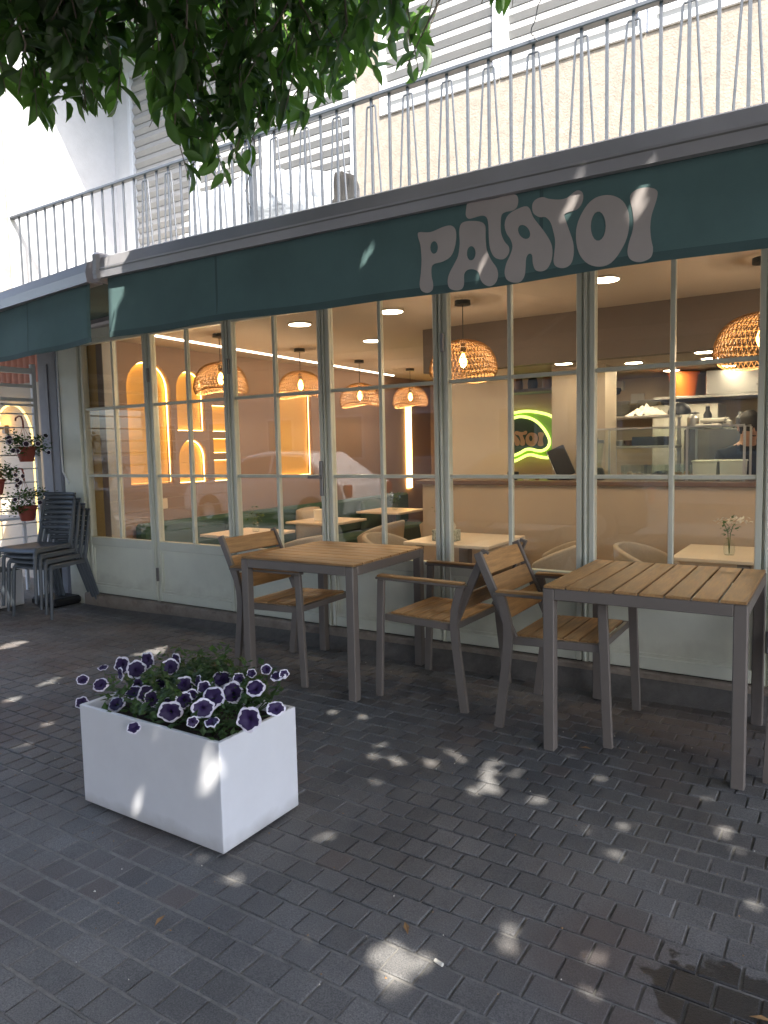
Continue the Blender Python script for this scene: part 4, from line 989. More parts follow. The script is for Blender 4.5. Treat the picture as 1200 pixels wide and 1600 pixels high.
# steel rack behind
rk = thing('steel_rack', 'steel shelf rack standing behind the display case', 'rack', (-.75, 2.75, FL))
for x in (-1.12, -.55):
    for y in (2.62, 2.92): MB().box(x-.014, x+.014, y-.014, y+.014, FL, 1.58).build('upright', 'steel', rk)
for z in (.5, 1.02, 1.30, 1.565): MB().box(-1.14, -.53, 2.60, 2.94, z, z+.02, .003).build('shelf', 'steel', rk)
tag(MB().box(-.90, -.62, 2.66, 2.86, 1.321, 1.40, .006).build('black_tray', 'trouser'), 'dark blue tray on the rack shelf', 'tray')
q = MB(); q.grid(20, 14, lambda u, w_: (-.98+u*.36, 2.66+w_*.22, 1.586+max(.0, .075*math.sin(math.pi*u)*math.sin(math.pi*w_)+.07*noise.noise(Vector((u*11, w_*9, 0)))*math.sin(math.pi*u)))); tag(q.build('foil_bundle', 'paper', smooth='all'), 'crumpled pale wrapping bundle on top of the steel rack', 'bundle')
sf_ = thing('wall_shelf', 'steel wall shelf holding stacked plates in the kitchen', 'shelf', (-1.2, 3.8, 1.6))
MB().box(-1.75, -.55, 3.62, 3.899, 1.60, 1.625, .003).build('board', 'steel', sf_)
for x in (-1.6, -.7): MB().bar((x, 3.89, 1.45), (x, 3.66, 1.598), .02, .02).build('bracket', 'steel', sf_)
for i, x in enumerate((-1.30, -1.02)):
    q = MB()
    for k_ in range(9): q.lathe([(.06, 0), (.11, .014), (.105, .016), (.05, .006)], (x, 3.76, 1.626+k_*.017), 20)
    tag(q.build('plate_stack', 'cream_plastic', smooth=True), ('left' if i == 0 else 'right')+' stack of cream plates on the wall shelf', 'plates')
tag(MB().lathe([(.0, 0), (.06, 0), (.065, .12), (.05, .14), (0, .14)], (-1.58, 3.76, 1.626), 14).build('dark_jar', 'black', smooth=True), 'dark pot at the left end of the wall shelf', 'pot')
bk = thing('orange_bucket', 'bright orange plastic bucket on a high kitchen shelf', 'bucket', (-.62, 3.45, 1.776)); bk.scale = (1, 1, .85)
MB().lathe([(.0, 0), (.105, 0), (.135, .25), (.145, .25), (.145, .27), (.128, .27), (.10, .02), (0, .02)], (0, 0, 0), 24).build('body', 'orange', bk, smooth=True, local=True)
hs_ = thing('bucket_shelf', 'steel shelf under the orange bucket', 'shelf', (-.6, 3.6, 1.75)); MB().box(-.86, .9, 3.30, 3.899, 1.75, 1.775, .003).build('board', 'steel', hs_)
for x in (-.8, .8): MB().bar((x, 3.89, 1.55), (x, 3.36, 1.748), .02, .02).build('bracket', 'steel', hs_)
hd_ = thing('kitchen_hood', 'brushed steel kitchen box hood to the right of the orange bucket', 'hood', (.2, 3.5, 1.78)); MB().box(-.40, .85, 3.32, 3.88, 1.776, 2.0, .006).build('body', 'steel', hd_)
MB().box(.02, .10, 3.314, 3.3195, 1.84, 1.855).build('badge', 'steel_dark', hd_)
fr_ = thing('kitchen_fridge', 'tall steel cupboard below the bucket shelf', 'cupboard', (-.5, 3.6, FL)); MB().box(-.88, -.30, 3.35, 3.88, FL, 1.70, .006).build('body', 'cream_plastic', fr_); MB().box(-.36, -.345, 3.32, 3.349, .8, 1.3, .003).build('handle', 'steel', fr_)
sk = thing('security_camera', 'white dome security camera with dark lens on the kitchen wall', 'camera', (-1.35, 3.80, 1.95)); MB().box(-1.40, -1.28, 3.80, 3.899, 1.90, 2.0, .01).build('mount', 'cream_plastic', sk); MB().lathe([(.0, -.05), (.03, -.04), (.05, 0), (.045, .02), (0, .03)], (-1.34, 3.79, 1.90), 14).build('lens', 'black', sk, smooth=True)
tag(MB().box(-1.22, -1.08, 3.885, 3.899, 1.76, 1.86, .003).build('wall_plate', 'cream_plastic'), 'pale switch plate on the kitchen wall', 'switch')
cp = MB(); cp.lathe([(.095, 0), (.095, .03), (.08, .07), (.04, .10), (0, .105)], (-.52, 2.75, 1.586), 18); cp.box(-.44, -.36, 2.68, 2.80, 1.586, 1.596, .004); tag(cp.build('cap', 'black', smooth=True), 'black cap lying on the steel rack', 'cap')
for i in range(2): tag(MB().box(-.42+i*.04, -.20+i*.03, 2.9, 3.1, 1.46+i*.05, 1.50+i*.05, .012).build('folded_cloth', 'paper'), ('lower' if i == 0 else 'upper')+' folded pale cloth beside the black cap', 'cloth')
tag(MB().box(-.5, .5, 2.86, 3.18, FL, 1.455, .01).build('prep_cabinet', 'steel_dark'), 'dark steel prep cabinet behind the display case', 'cabinet')
CL = [(-.45, 1.456, 'steel', .05, .16, 'tall steel canister'), (-.33, 1.456, 'black', .035, .20, 'dark slim bottle'), (-.18, 1.456, 'cream_plastic', .05, .10, 'squat cream jar'), (-.06, 1.456, 'steel_dark', .045, .14, 'dark steel pot'), (.08, 1.456, 'wood_leg', .05, .09, 'small brown bowl'), (.22, 1.456, 'black', .04, .18, 'dark tall bottle'), (.36, 1.456, 'paper', .05, .12, 'pale paper cup pile')]
for x, z, m_, r_, h_, lb in CL:
    tag(MB().lathe([(0, 0), (r_*.9, 0), (r_, h_*.1), (r_, h_*.65), (r_*.55, h_*.8), (r_*.5, h_), (0, h_)], (x, 3.0, z), 14).build('kitchen_jar', m_, smooth=True), lb+' on the prep cabinet behind the display case', 'jar', 'jars on the prep cabinet')
for x, m_, lb in ((-1.06, 'cream_plastic', 'cream bowl at the left of the rack middle shelf'), (-.98, 'wood_leg', 'brown bowl on the rack middle shelf'), (-.70, 'steel', 'steel bowl at the right of the rack lower shelf')):
    tag(MB().lathe([(.0, 0), (.03, 0), (.06, .05), (.055, .052), (.03, .01)], (x+.03, 2.77, 1.041 if 'lower' in lb else 1.321), 14).build('bowl', m_, smooth=True), lb, 'bowl')
us = thing('upper_shelf', 'high shelf with dark jars beside the bulkhead, above the neon sign', 'shelf', (-1.8, 2.9, 1.86)); MB().box(-2.2, -1.2, 2.7, 3.05, 1.86, 1.89, .004).build('board', 'bulkhead', us)
for i in range(6):
    x = -2.05+i*.15; tag(MB().lathe([(0, 0), (.045, 0), (.05, .06), (.04, .11), (.03, .12), (.03, .14), (0, .14)], (x, 2.85, 1.891), 12).build('jar', 'black' if i % 2 else 'wood_leg', smooth=True), ('first', 'second', 'third', 'fourth', 'fifth', 'sixth')[i]+' dark jar from the left on the high shelf above the neon sign', 'jar', 'jars on the high shelf')

# ------------------------------------------------------------------ dining room furniture
def itable(label, x, y, wx, wy, rz=0):
    t = thing('dining_table', label, 'table', (x, y, FL), rz, 'indoor dining tables')
    MB().box(-wx/2, wx/2, -wy/2, wy/2, .725, .75, .004).build('top', 'table_white', t, local=True)
    MB().box(-.04, .04, -.04, .04, .02, .724).build('leg', 'taupe', t, local=True); MB().box(-.22, .22, -.22, .22, 0, .019, .004).build('foot', 'taupe', t, local=True); return t
itable('pale dining table with tissue box, seen behind the outdoor chairs', -1.88, 1.30, .74, .74)
itable('pale dining table with a flower vase at the right', .18, 1.30, .80, .70)
itable('pale dining table by the green bench near the arched niches', -3.95, .95, .62, .62)
itable('pale dining table by the green bench with a paper box on it', -3.95, 2.15, .62, .62)
itable('pale dining table farther back along the green bench', -3.95, 3.45, .62, .62)
itable('pale dining table in the back of the room', -2.9, 3.6, .7, .7)
def tubparts():
    P = []
    s_ = MB(); s_.lathe([(.0, .36), (.20, .36), (.245, .39), (.25, .44), (.22, .47), (.0, .475)], (0, 0, 0), 28); P.append(('seat', s_.mesh('seat', 'beige_fabric', 'all')))
    b_ = MB(); n = 26; a0 = R(62)
    def sh(u, w_):
        a = a0+(2*math.pi-2*a0)*u; top = .80-.16*abs(2*u-1)**2.2; z = .40+(top-.40)*w_; r_ = .262+.05*w_
        return (r_*math.cos(a), r_*math.sin(a), z)
    b_.grid(n, 6, sh); P.append(('back_shell', b_.mesh('back_shell', 'beige_fabric', 'all')))
    for a in (45, 135, 225, 315):
        l_ = MB(); ca, sa = math.cos(R(a)), math.sin(R(a)); l_.tube([(ca*.17, sa*.17, .37), (ca*.26, sa*.26, 0)], [.018, .011], 8); P.append(('leg', l_.mesh('leg', 'wood_leg', True)))
    return P
TP = tubparts()
def tchair(label, x, y, rz):
    t = thing('tub_chair', label, 'chair', (x, y, FL), rz, 'beige tub chairs indoors'); t.scale = (.82, .82, .96)
    for n_, me in TP:
        o = obj(n_, me, t)
        if n_ == 'back_shell': md = o.modifiers.new('thick', 'SOLIDIFY'); md.thickness = .05; md.offset = 0; mb_ = o.modifiers.new('soft', 'BEVEL'); mb_.width = .018; mb_.segments = 3
tchair('beige tub chair left of the table with the tissue box', -2.52, 1.22, .05)
tchair('beige tub chair right of the table with the tissue box, facing away', -1.16, 1.36, math.pi+.2)
tchair('beige tub chair left of the table with the vase', -.42, 1.36, -.1)
tchair('beige tub chair across from the arched niches', -3.3, .95, math.pi-.2)
tchair('beige tub chair at the table with the paper box', -3.32, 2.2, math.pi+.1)
tchair('beige tub chair farther back by the bench table', -3.3, 3.45, math.pi)
tchair('beige tub chair at the back table, facing the wall', -2.3, 3.6, math.pi+.3)
gb = thing('green_bench', 'dark green upholstered bench along the brown wall', 'bench', (-4.5, 2.6, FL))
MB().box(-4.748, -4.28, .3, 5.0, FL+.1, FL+.44, .03).build('seat', 'green_fabric', gb); MB().box(-4.748, -4.62, .3, 5.0, FL+.441, FL+.86, .03).build('backrest', 'green_fabric', gb)
MB().box(-4.70, -4.34, .35, 4.95, FL, FL+.099).build('plinth', 'black', gb)
for i, (y, mm) in enumerate(((1.5, 'green_fabric'), (2.6, 'beige_fabric'), (3.9, 'green_fabric'))):
    q = MB(); q.grid(10, 10, lambda u, w_: (-4.58+.13*math.sin(math.pi*u)**.5*math.sin(math.pi*w_)**.5, y-.2+.4*u, FL+.45+.36*w_)); o = tag(q.build('cushion', mm, smooth='all'), ('dark green cushion on the bench near the small niches', 'beige cushion on the bench in front of the tall niche', 'dark green cushion far back on the bench')[i], 'cushion')
    o.modifiers.new('thick', 'SOLIDIFY').thickness = .03
# things on the tables
tb = thing('tissue_box', 'mosaic patterned box with pale tissues and a small plant on the dining table', 'tissue box', (-1.97, 1.12, FL+.75))
MB().box(-2.06, -1.86, 1.06, 1.18, FL+.751, FL+.84, .004).build('box', 'mosaic', tb)
q = MB(); q.grid(10, 6, lambda u, w_: (-2.01+u*.12+.02*math.sin(w_*5), 1.12+.02*math.sin(u*9)*w_, FL+.835+w_*.12*(1-.3*abs(u-.5)))); q.build('tissue', 'paper', tb)
small_leaves([((-2.0, 1.14, FL+.98), (.03, .03, .025))], 26, 0, .045, 'sprig', tb, seed=5)
vz = thing('flower_vase', 'small glass vase with cream flowers on the right dining table', 'vase', (.10, 1.18, FL+.75))
MB().lathe([(.0, .002), (.03, .002), (.036, .03), (.034, .07), (.02, .09), (.024, .10)], (0, 0, 0), 16).build('vase', 'glass_case', vz, smooth=True, local=True)
MB().tube([(0, 0, .01), (.005, 0, .14), (.02, .0, .19)], .003, 5).tube([(.0, .005, .01), (-.01, .0, .15), (-.03, 0, .2)], .003, 5).build('stem', 'petunia_leaf', vz, local=True)
small_leaves([((.10, 1.18, FL+.75+.17), (.03, .02, .03))], 34, 0, .035, 'leaf_bunch', vz, seed=6)
small_leaves([((.13, 1.18, FL+.75+.225), (.04, .025, .012))], 60, 0, .03, 'petals', vz, m='cream_plastic', seed=8)
for i, (x, y, lb) in enumerate(((-3.9, 1.0, 'small vase of greenery on the bench table near the arches'), (-3.9, 3.45, 'small vase of yellow flowers on the far bench table'), (-2.9, 3.55, 'small vase of greenery on the back table'))):
    vz2 = thing('flower_vase', lb, 'vase', (x, y, FL+.75)); MB().lathe([(.0, .002), (.03, .002), (.036, .03), (.034, .07), (.02, .09), (.024, .10)], (0, 0, 0), 14).build('vase', 'glass_case', vz2, smooth=True, local=True)
    small_leaves([((x, y, FL+.9), (.04, .04, .04))], 50, 0, .04, 'leaf_bunch', vz2, seed=30+i)
tag(MB().box(-4.02, -3.86, 2.02, 2.14, FL+.751, FL+.87, .004).build('paper_box', 'paper'), 'pale paper napkin box on the bench table', 'box')
tag(MB().box(-4.748, -4.742, .62, .70, .82, .92, .002).build('wall_socket', 'table_white'), 'small pale socket plate on the brown wall under the tall arch', 'socket')

# ------------------------------------------------------------------ people behind the counter
def person(label, loc, rz, lean=0.0, headturn=0.0):
    t = thing('person', label, 'person', loc, rz)
    V = []; E = []; RD = []
    def j(p_, r_, par=None):
        V.append(Vector(p_)); RD.append(r_)
        if par is not None: E.append((par, len(V)-1))
        return len(V)-1
    def ln(y, z):  # lean the upper body forward about the hips
        return (y*math.cos(lean)-(z-.95)*math.sin(lean), .95+y*math.sin(lean)+(z-.95)*math.cos(lean)) if z > .95 else (y, z)
    def J(x, y, z, r_, par=None): yy, zz = ln(y, z); return j((x, yy, zz), r_, par)
    pe = J(0, 0, .95, (.15, .11)); s1 = J(0, -.01, 1.10, (.14, .105), pe); ch = J(0, -.03, 1.27, (.165, .115), s1); uc = J(0, -.04, 1.39, (.13, .09), ch)
    nk = J(0, -.05, 1.48, (.055, .055), uc); hb = J(0, -.075, 1.545, (.062, .07), nk); hm_ = J(0, -.075, 1.63, (.074, .093), hb); ht = J(0, -.065, 1.70, (.062, .078), hm_)
    for s_ in (-1, 1):
        sh_ = J(s_*.175, -.035, 1.395, (.066, .066), uc); el = J(s_*.255, -.10, 1.13, (.045, .045), sh_); wr = J(s_*.17, -.33, 1.07, (.030, .024), el); pa = J(s_*.155, -.40, 1.06, (.036, .018), wr)
        for k_, dx in enumerate((-.026, -.009, .009, .026)):
            f1 = J(s_*.15+dx, -.45-.006*(1.5-abs(k_-1.5)), 1.055, (.009, .009), pa); f2 = J(s_*.15+dx*1.1, -.475-.01*(1.5-abs(k_-1.5)), 1.035, (.008, .008), f1)
        J(s_*.10, -.41, 1.045, (.010, .010), pa)
        hp = J(s_*.09, 0, .90, (.095, .095), pe); kn = J(s_*.105, -.015, .50, (.062, .062), hp); an = J(s_*.11, .02, .085, (.042, .042), kn); J(s_*.115, -.13, .035, (.042, .03), an)
    me = bpy.data.meshes.new('body'); me.from_pydata([tuple(v) for v in V], E, []); tmp = bpy.data.objects.new('tmp_body', me); COL.objects.link(tmp)
    sk_ = tmp.modifiers.new('skin', 'SKIN'); sk_.use_smooth_shade = True
    for i, r_ in enumerate(RD): me.skin_vertices[0].data[i].radius = r_
    me.skin_vertices[0].data[0].use_root = True
    tmp.modifiers.new('sub', 'SUBSURF').levels = 2; tmp.modifiers['sub'].render_levels = 2
    dg = bpy.context.evaluated_depsgraph_get(); nm = bpy.data.meshes.new_from_object(tmp.evaluated_get(dg)); bpy.data.objects.remove(tmp)
    for m_ in ('skin', 'black_fabric', 'trouser', 'black', 'hair'): nm.materials.append(MT[m_])
    zn = ln(-.05, 1.47)[1]; 
    for pg in nm.polygons:
        c = pg.center
        u = c if lean == 0 else Vector((c.x, c.y*math.cos(lean)+(c.z-.95)*math.sin(lean), .95-c.y*math.sin(lean)+(c.z-.95)*math.cos(lean))) if c.z > .9 else c
        if u.z > 1.475: k_ = 0
        elif u.z > .93: k_ = 0 if (u.y < -.125 and abs(u.x) > .07 and u.z < 1.22) else 1
        else: k_ = 2 if u.z > .09 else 3
        pg.material_index = k_; pg.use_smooth = True
    nm.name = 'body'; bo = obj('body', nm, t)
    hc = Vector((0, *ln(-.07, 1.63))); hr = MB()
    def hsh(u, w_):
        a = 2*math.pi*u; e = R(-40)+R(130)*w_; r3 = Vector((math.cos(a)*math.cos(e)*.084, math.sin(a)*math.cos(e)*.105, math.sin(e)*.112+.012))
        fr2 = max(0, -math.sin(a))
        if fr2 > .25 and e < R(28): r3 = r3*.86
        r3 = r3*(1+.05*noise.noise(r3*40))
        yy = r3.y*math.cos(lean)-r3.z*math.sin(lean); zz = r3.y*math.sin(lean)+r3.z*math.cos(lean)
        return hc+Vector((r3.x, yy, zz))
    hr.grid(28, 14, hsh); hr.build('hair', 'hair', t, smooth='all', local=True)
    ft = MB()
    for s_ in (-1, 1): q = ln(-.075, 1.615); ft.lathe([(.0, -.03), (.012, -.02), (.014, .01), (.008, .03), (0, .033)], (s_*.078, q[0], q[1]), 8)
    q = ln(-.172, 1.60); ft.lathe([(.0, -.018), (.014, -.012), (.010, .012), (.004, .03)], (0, q[0], q[1]), 8)
    fa = ft.mesh('face', 'skin', 'all')
    ey = MB()
    for s_ in (-1, 1): q = ln(-.158, 1.635); ey.lathe([(0, -.004), (.007, 0), (0, .004)], (s_*.03, q[0], q[1]), 8)
    q = ln(-.160, 1.565); ey.box(-.022, .022, q[0]-.004, q[0]+.008, q[1]-.004, q[1]+.004, .002); fe = ey.mesh('face', 'hair', True)
    for pg in fe.polygons: pg.material_index = 4
    bmj = bmesh.new(); bmj.from_mesh(nm); bmj.from_mesh(fa); bmj.from_mesh(fe); bmj.to_mesh(nm); bmj.free()   # ears, nose, eyes and mouth belong to the body mesh
    return t
person('person in a black short-sleeved shirt bending to work at the counter, right edge', (.0, 2.52, FL), R(25), lean=.16)
person('dark-haired person mostly hidden behind the worker in black', (.22, 3.28, FL), R(-60), lean=.35)

# ------------------------------------------------------------------ street behind the camera (seen in the panes)
def opp(name, label, x0, x1, y0, h_, m_):
    t = thing(name, label, 'building', ((x0+x1)/2, y0-3, 0)); MB().box(x0, x1, y0-8, y0, -.1, h_).build('wall', m_, t)
    fm = MB().box(-.62, .62, .001, .05, -.75, .75, .01).mesh('window', 'white_frame'); gm = MB().box(-.54, .54, .051, .058, -.67, .67).mesh('pane', 'dark_glass')
    nx = int((x1-x0)/2.6)
    for f_ in range(int(h_/3)):
        for i in range(nx):
            x = x0+(i+.5)*(x1-x0)/nx
            wo = obj('window', fm, t, Vector((x, y0, 1.75+f_*3))-woff(t)); obj('pane', gm, wo)
    MB().box(x0-.1, x1+.1, y0-8.1, y0+.15, h_, h_+.3).build('roof_edge', m_, t)
opp('street_house', 'beige four storey house across the street, reflected in the panes', -24, -6, -16, 12, 'plaster_opp')
opp('street_house', 'brown four storey house across the street, right of the beige one', -5.5, 12, -16.4, 11, 'plaster_opp2')
def car(label, x, y, m_):
    t = thing('parked_car', label, 'car', (x, y, -.12), 0, 'cars parked along the kerb')
    low = [(-2.05, .28), (-2.08, .62), (-1.95, .80), (-1.2, .92), (1.55, .95), (1.95, .85), (2.02, .55), (1.98, .28)]
    cab = [(-1.15, .90), (-.45, 1.38), (.1, 1.46), (1.0, 1.42), (1.65, .94)]
    b_ = MB()
    for prof_, w0, w1 in ((low, .86, .82), (cab, .80, .62)):
        n = len(prof_); zmin = min(z for _, z in prof_); zmax = max(z for _, z in prof_)
        wd = lambda z: w0+(w1-w0)*(z-zmin)/(zmax-zmin)
        vs = [(x_, -wd(z), z) for x_, z in prof_]+[(x_, wd(z), z) for x_, z in prof_]; b_.add(vs, [tuple(range(n)), tuple(range(n, 2*n))[::-1]]+[(i, (i+1) % n, n+(i+1) % n, n+i) for i in range(n)])
    o = b_.build('body', m_, t, local=True); md = o.modifiers.new('b', 'BEVEL'); md.width = .05; md.segments = 3
    for s_ in (-1, 1):
        for pf_ in ([(-.98, .96), (-.42, 1.33), (.20, 1.37), (.20, .96)], [(.27, .96), (.27, 1.37), (.95, 1.34), (1.42, .97)]):
            vs = [(x_, s_*(.80-.18*(z-.9)/.56+.006), z) for x_, z in pf_]; vs += [(x_, y_-s_*.02, z) for x_, y_, z in vs]; w_ = MB(); w_.add(vs, [(0, 1, 2, 3), (4, 5, 6, 7), (0, 1, 5, 4), (1, 2, 6, 5), (2, 3, 7, 6), (3, 0, 4, 7)]); w_.build('side_window', 'dark_glass', t, local=True)
        for xx in (-1.3, 1.28):
            w_ = MB(); w_.lathe([(.17, -.10), (.30, -.10), (.32, -.07), (.32, .07), (.30, .10), (.17, .10)], (0, 0, 0), 24)
            w_.v = [(xx+a, s_*.80+c, .31+b2) for a, b2, c in w_.v]; wo = w_.build('wheel', 'rubber', t, True, local=True)
            r_ = MB(); r_.lathe([(0, .06), (.17, .09), (.19, .07)], (0, 0, 0), 20); r_.v = [(xx+a, s_*(.80+c), .31+b2) for a, b2, c in r_.v]; r_.build('rim', 'steel', wo, True, local=True)
        MB().box(-2.09, -1.95, s_*.62-.14, s_*.62+.14, .60, .72, .02).build('headlight', 'glass_case', t, local=True); MB().box(1.95, 2.03, s_*.66-.1, s_*.66+.1, .62, .84, .02).build('tail_light', 'terracotta', t, local=True)
car('white hatchback parked along the kerb, reflected in the middle panes', -8.8, -7.2, 'car_white')
car('grey hatchback parked along the kerb, reflected in the right panes', -3.6, -7.2, 'car_grey')

# ------------------------------------------------------------------ street tree with drooping foliage
TR = thing('street_tree', 'leafy ficus street tree, its dark foliage drooping into the top left', 'tree', (2.6, -5.6, -.02))
MASKP = [(-80, -300), (-80, 140), (5, 150), (30, 165), (62, 200), (100, 188), (135, 178), (165, 190), (195, 200), (215, 210), (240, 198), (268, 205), (285, 240), (292, 295), (310, 308), (345, 300), (385, 290), (395, 255), (385, 225), (420, 215), (440, 200), (480, 212), (505, 190), (540, 140), (562, 120), (590, 128), (620, 112), (640, 138), (662, 118), (676, 70), (660, 20), (665, -300)]
MX = np.array(MASKP, float)
def inmask(px, py):
    r_ = np.zeros(px.shape, bool); n = len(MX)
    for i in range(n):
        x1, y1 = MX[i]; x2, y2 = MX[(i+1) % n]
        if y1 == y2: continue
        c = ((y1 > py) != (y2 > py)) & (px < (x2-x1)*(py-y1)/(y2-y1)+x1); r_ ^= c
    return r_
Ccam, Rr, Uu, Ff = np.array(CAM), np.array(cr), np.array(cu), np.array(cf)
def pix(P):
    d = P-Ccam; z = d@Ff; zz = np.where(z > .05, z, .05)
    return 600+FPX*(d@Rr)/zz, 800-FPX*(d@Uu)/zz, z
LSH = [(0, 0, 0), (.16, .30, .10), (.42, .46, .13), (.74, .30, .08), (1.0, 0, -.10), (.74, -.30, .08), (.42, -.46, .13), (.16, -.30, .10), (.45, 0, 0.02)]
LSH = np.array(LSH)
LF = [(0, 1, 2, 8), (8, 2, 3, 4), (8, 4, 5, 6), (0, 8, 6, 7)]
def frames(dirs, rngv):
    d = dirs/np.linalg.norm(dirs, axis=1, keepdims=True); u = rngv.normal(size=d.shape)*.6+np.array([0, 0, 1.0])
    s_ = np.cross(d, u); s_ /= np.linalg.norm(s_, axis=1, keepdims=True); n_ = np.cross(s_, d); return d, s_, n_
def leaf_mesh(name, P, D, S, N, L, Wd, parent, m_):
    k = len(LSH); V = P[:, None, :]+L[:, None, None]*(LSH[None, :, 0, None]*D[:, None, :])+(Wd)[:, None, None]*(LSH[None, :, 1, None]*S[:, None, :])+(L)[:, None, None]*(LSH[None, :, 2, None]*N[:, None, :])*.8
    V = V.reshape(-1, 3)-np.array(woff(parent)); nL = len(P)
    F = (np.array(LF)[None]+np.arange(nL)[:, None, None]*k).reshape(-1, 4)
    me = bpy.data.meshes.new(name); me.vertices.add(len(V)); me.vertices.foreach_set('co', V.astype(np.float32).ravel())
    me.loops.add(F.size); me.loops.foreach_set('vertex_index', F.astype(np.int32).ravel()); me.polygons.add(len(F))
    me.polygons.foreach_set('loop_start', np.arange(0, F.size, 4, dtype=np.int32))
    me.update(calc_edges=True); me.validate(); me.materials.append(MT[m_]); me.shade_smooth()
    return obj(name, me, parent)
# --- the drooping fringe in view: twigs with leaves
tw_pts = []; LP = []; LD = []
bm_ = MB()
def twig(E_, lean_dir, n, Lt):
    up = np.array([rng.normal()*.35, rng.normal()*.35, 1.0])+np.array(lean_dir)*.5; up /= np.linalg.norm(up)
    S_ = E_+up*Lt; mid = (S_+E_)/2+rng.normal(size=3)*.02
    pts = [tuple(S_), tuple(mid), tuple(E_)]
    bm_.tube(pts, [.004, .003, .0015], 4, caps=False)
    for i in range(n):
        t = (i+rng.uniform(0, .8))/n; p_ = (1-t)**2*S_+2*t*(1-t)*mid+t*t*E_
        side = rng.normal(size=3)*.75; LP.append(p_); LD.append(side+np.array([0, 0, -.75-.3*t]))
cnt = 0
while cnt < 400:
    x = rng.uniform(-70, 680); y = rng.uniform(-150, 305)
    if not inmask(np.array([x]), np.array([y-4]))[0]: continue
    if y > 150 and rng.uniform() < .25: continue
    dist = rng.uniform(2.75, 3.75) if y < 150 else rng.uniform(2.9, 3.4)
    d = cf+cr*((x-600)/FPX)-cu*((y-800)/FPX); d.normalize(); E_ = np.array(CAM+d*dist)
    twig(E_, (.4, -.4, 0), int(rng.integers(9, 15)), rng.uniform(.22, .40)); cnt += 1
for x, y in ((752, 6), (768, 2), (800, 12), (745, -30), (790, -25), (770, -50)):
    d = cf+cr*((x-600)/FPX)-cu*((y-800)/FPX); d.normalize(); twig(np.array(CAM+d*3.1), (.5, -.6, .3), 6, .25)
LP = np.array(LP); LD = np.array(LD); Lf = rng.uniform(.078, .118, len(LP))
dd = LD/np.linalg.norm(LD, axis=1, keepdims=True)
px_, py_, _ = pix(LP+dd*Lf[:, None]*.7); hhx, hhy = LP[:, 0]-.52*LP[:, 2], LP[:, 1]+.55*LP[:, 2]
ok = inmask(px_, py_) | (py_ < -12) | ((px_ > 735) & (px_ < 815) & (py_ < 22))
ok &= ~((np.abs(hhx+3.21) < .12) & (hhy > -.95) & (hhy < -.2))
LP, LD, Lf = LP[ok], LD[ok], Lf[ok]
D_, S_, N_ = frames(LD, rng)
px_, py_, pz_ = pix(LP); inview = (px_ > -10) & (px_ < 1210) & (py_ > -10)
# single leaves: those nearest to the camera along the lower fringe
edge = np.where(inview, py_/100-pz_*.8, -99); order = np.argsort(-edge); single = order[:300]; rest = np.setdiff1d(np.arange(len(LP)), single)
leaf_mesh('foliage', LP[rest], D_[rest], S_[rest], N_[rest], Lf[rest], Lf[rest]*.44, TR, 'ficus_leaf')['kind'] = 'stuff'
lm_ = MB(); lm_.add([(a, b_*.44, c*.8) for a, b_, c in LSH], LF); lme = lm_.mesh('leaf', 'ficus_leaf', 'all')
o0 = woff(TR)
for i in single:
    o = bpy.data.objects.new('leaf', lme); COL.objects.link(o); o.parent = TR; L_ = float(Lf[i])
    d_, s_, n_ = Vector(D_[i]), Vector(S_[i]), Vector(N_[i]); p_ = Vector(LP[i])-o0
    o.matrix_local = Matrix(((d_.x*L_, s_.x*L_, n_.x*L_, p_.x), (d_.y*L_, s_.y*L_, n_.y*L_, p_.y), (d_.z*L_, s_.z*L_, n_.z*L_, p_.z), (0, 0, 0, 1)))
bm_.build('twig', 'bark', TR)['kind'] = 'stuff'
# --- the crown overhead, out of the picture, that throws the dappled shade
NLV = 120000
sx, sy = .52, -.55
gx = rng.uniform(-7.5, 3.2, NLV); gy = rng.uniform(-4.4, -.36, NLV); zz_ = 2.9+rng.beta(1.6, 2.2, NLV)*2.7
zz_ += .5*np.sin(gx*1.3)*np.cos(gy*1.7)
keep = (gy < -.36-.25*np.maximum(0, np.sin(gx*2.3+1))*(gx < -3.4))
P = np.stack([gx+sx*zz_, gy+sy*zz_, zz_], 1)
# twig-like clumping
cl = rng.normal(size=(NLV//40+1, 3))*0; P += np.repeat(rng.normal(size=(NLV//12+1, 3))*.03, 12, 0)[:NLV]
px_, py_, pz_ = pix(P)
vis = (pz_ > .1) & (px_ > -60) & (px_ < 1260) & (py_ > -45)
keep &= ~(vis & ~(inmask(px_, py_+10) & (py_ < 140))); keep &= ~((pz_ > -.2) & (pz_ < 1.3) & (np.abs(P[:, 0]-CAM.x) < 1.2) & (P[:, 2] < 2.6))
hx_, hy_ = P[:, 0]-sx*P[:, 2], P[:, 1]-sy*P[:, 2]
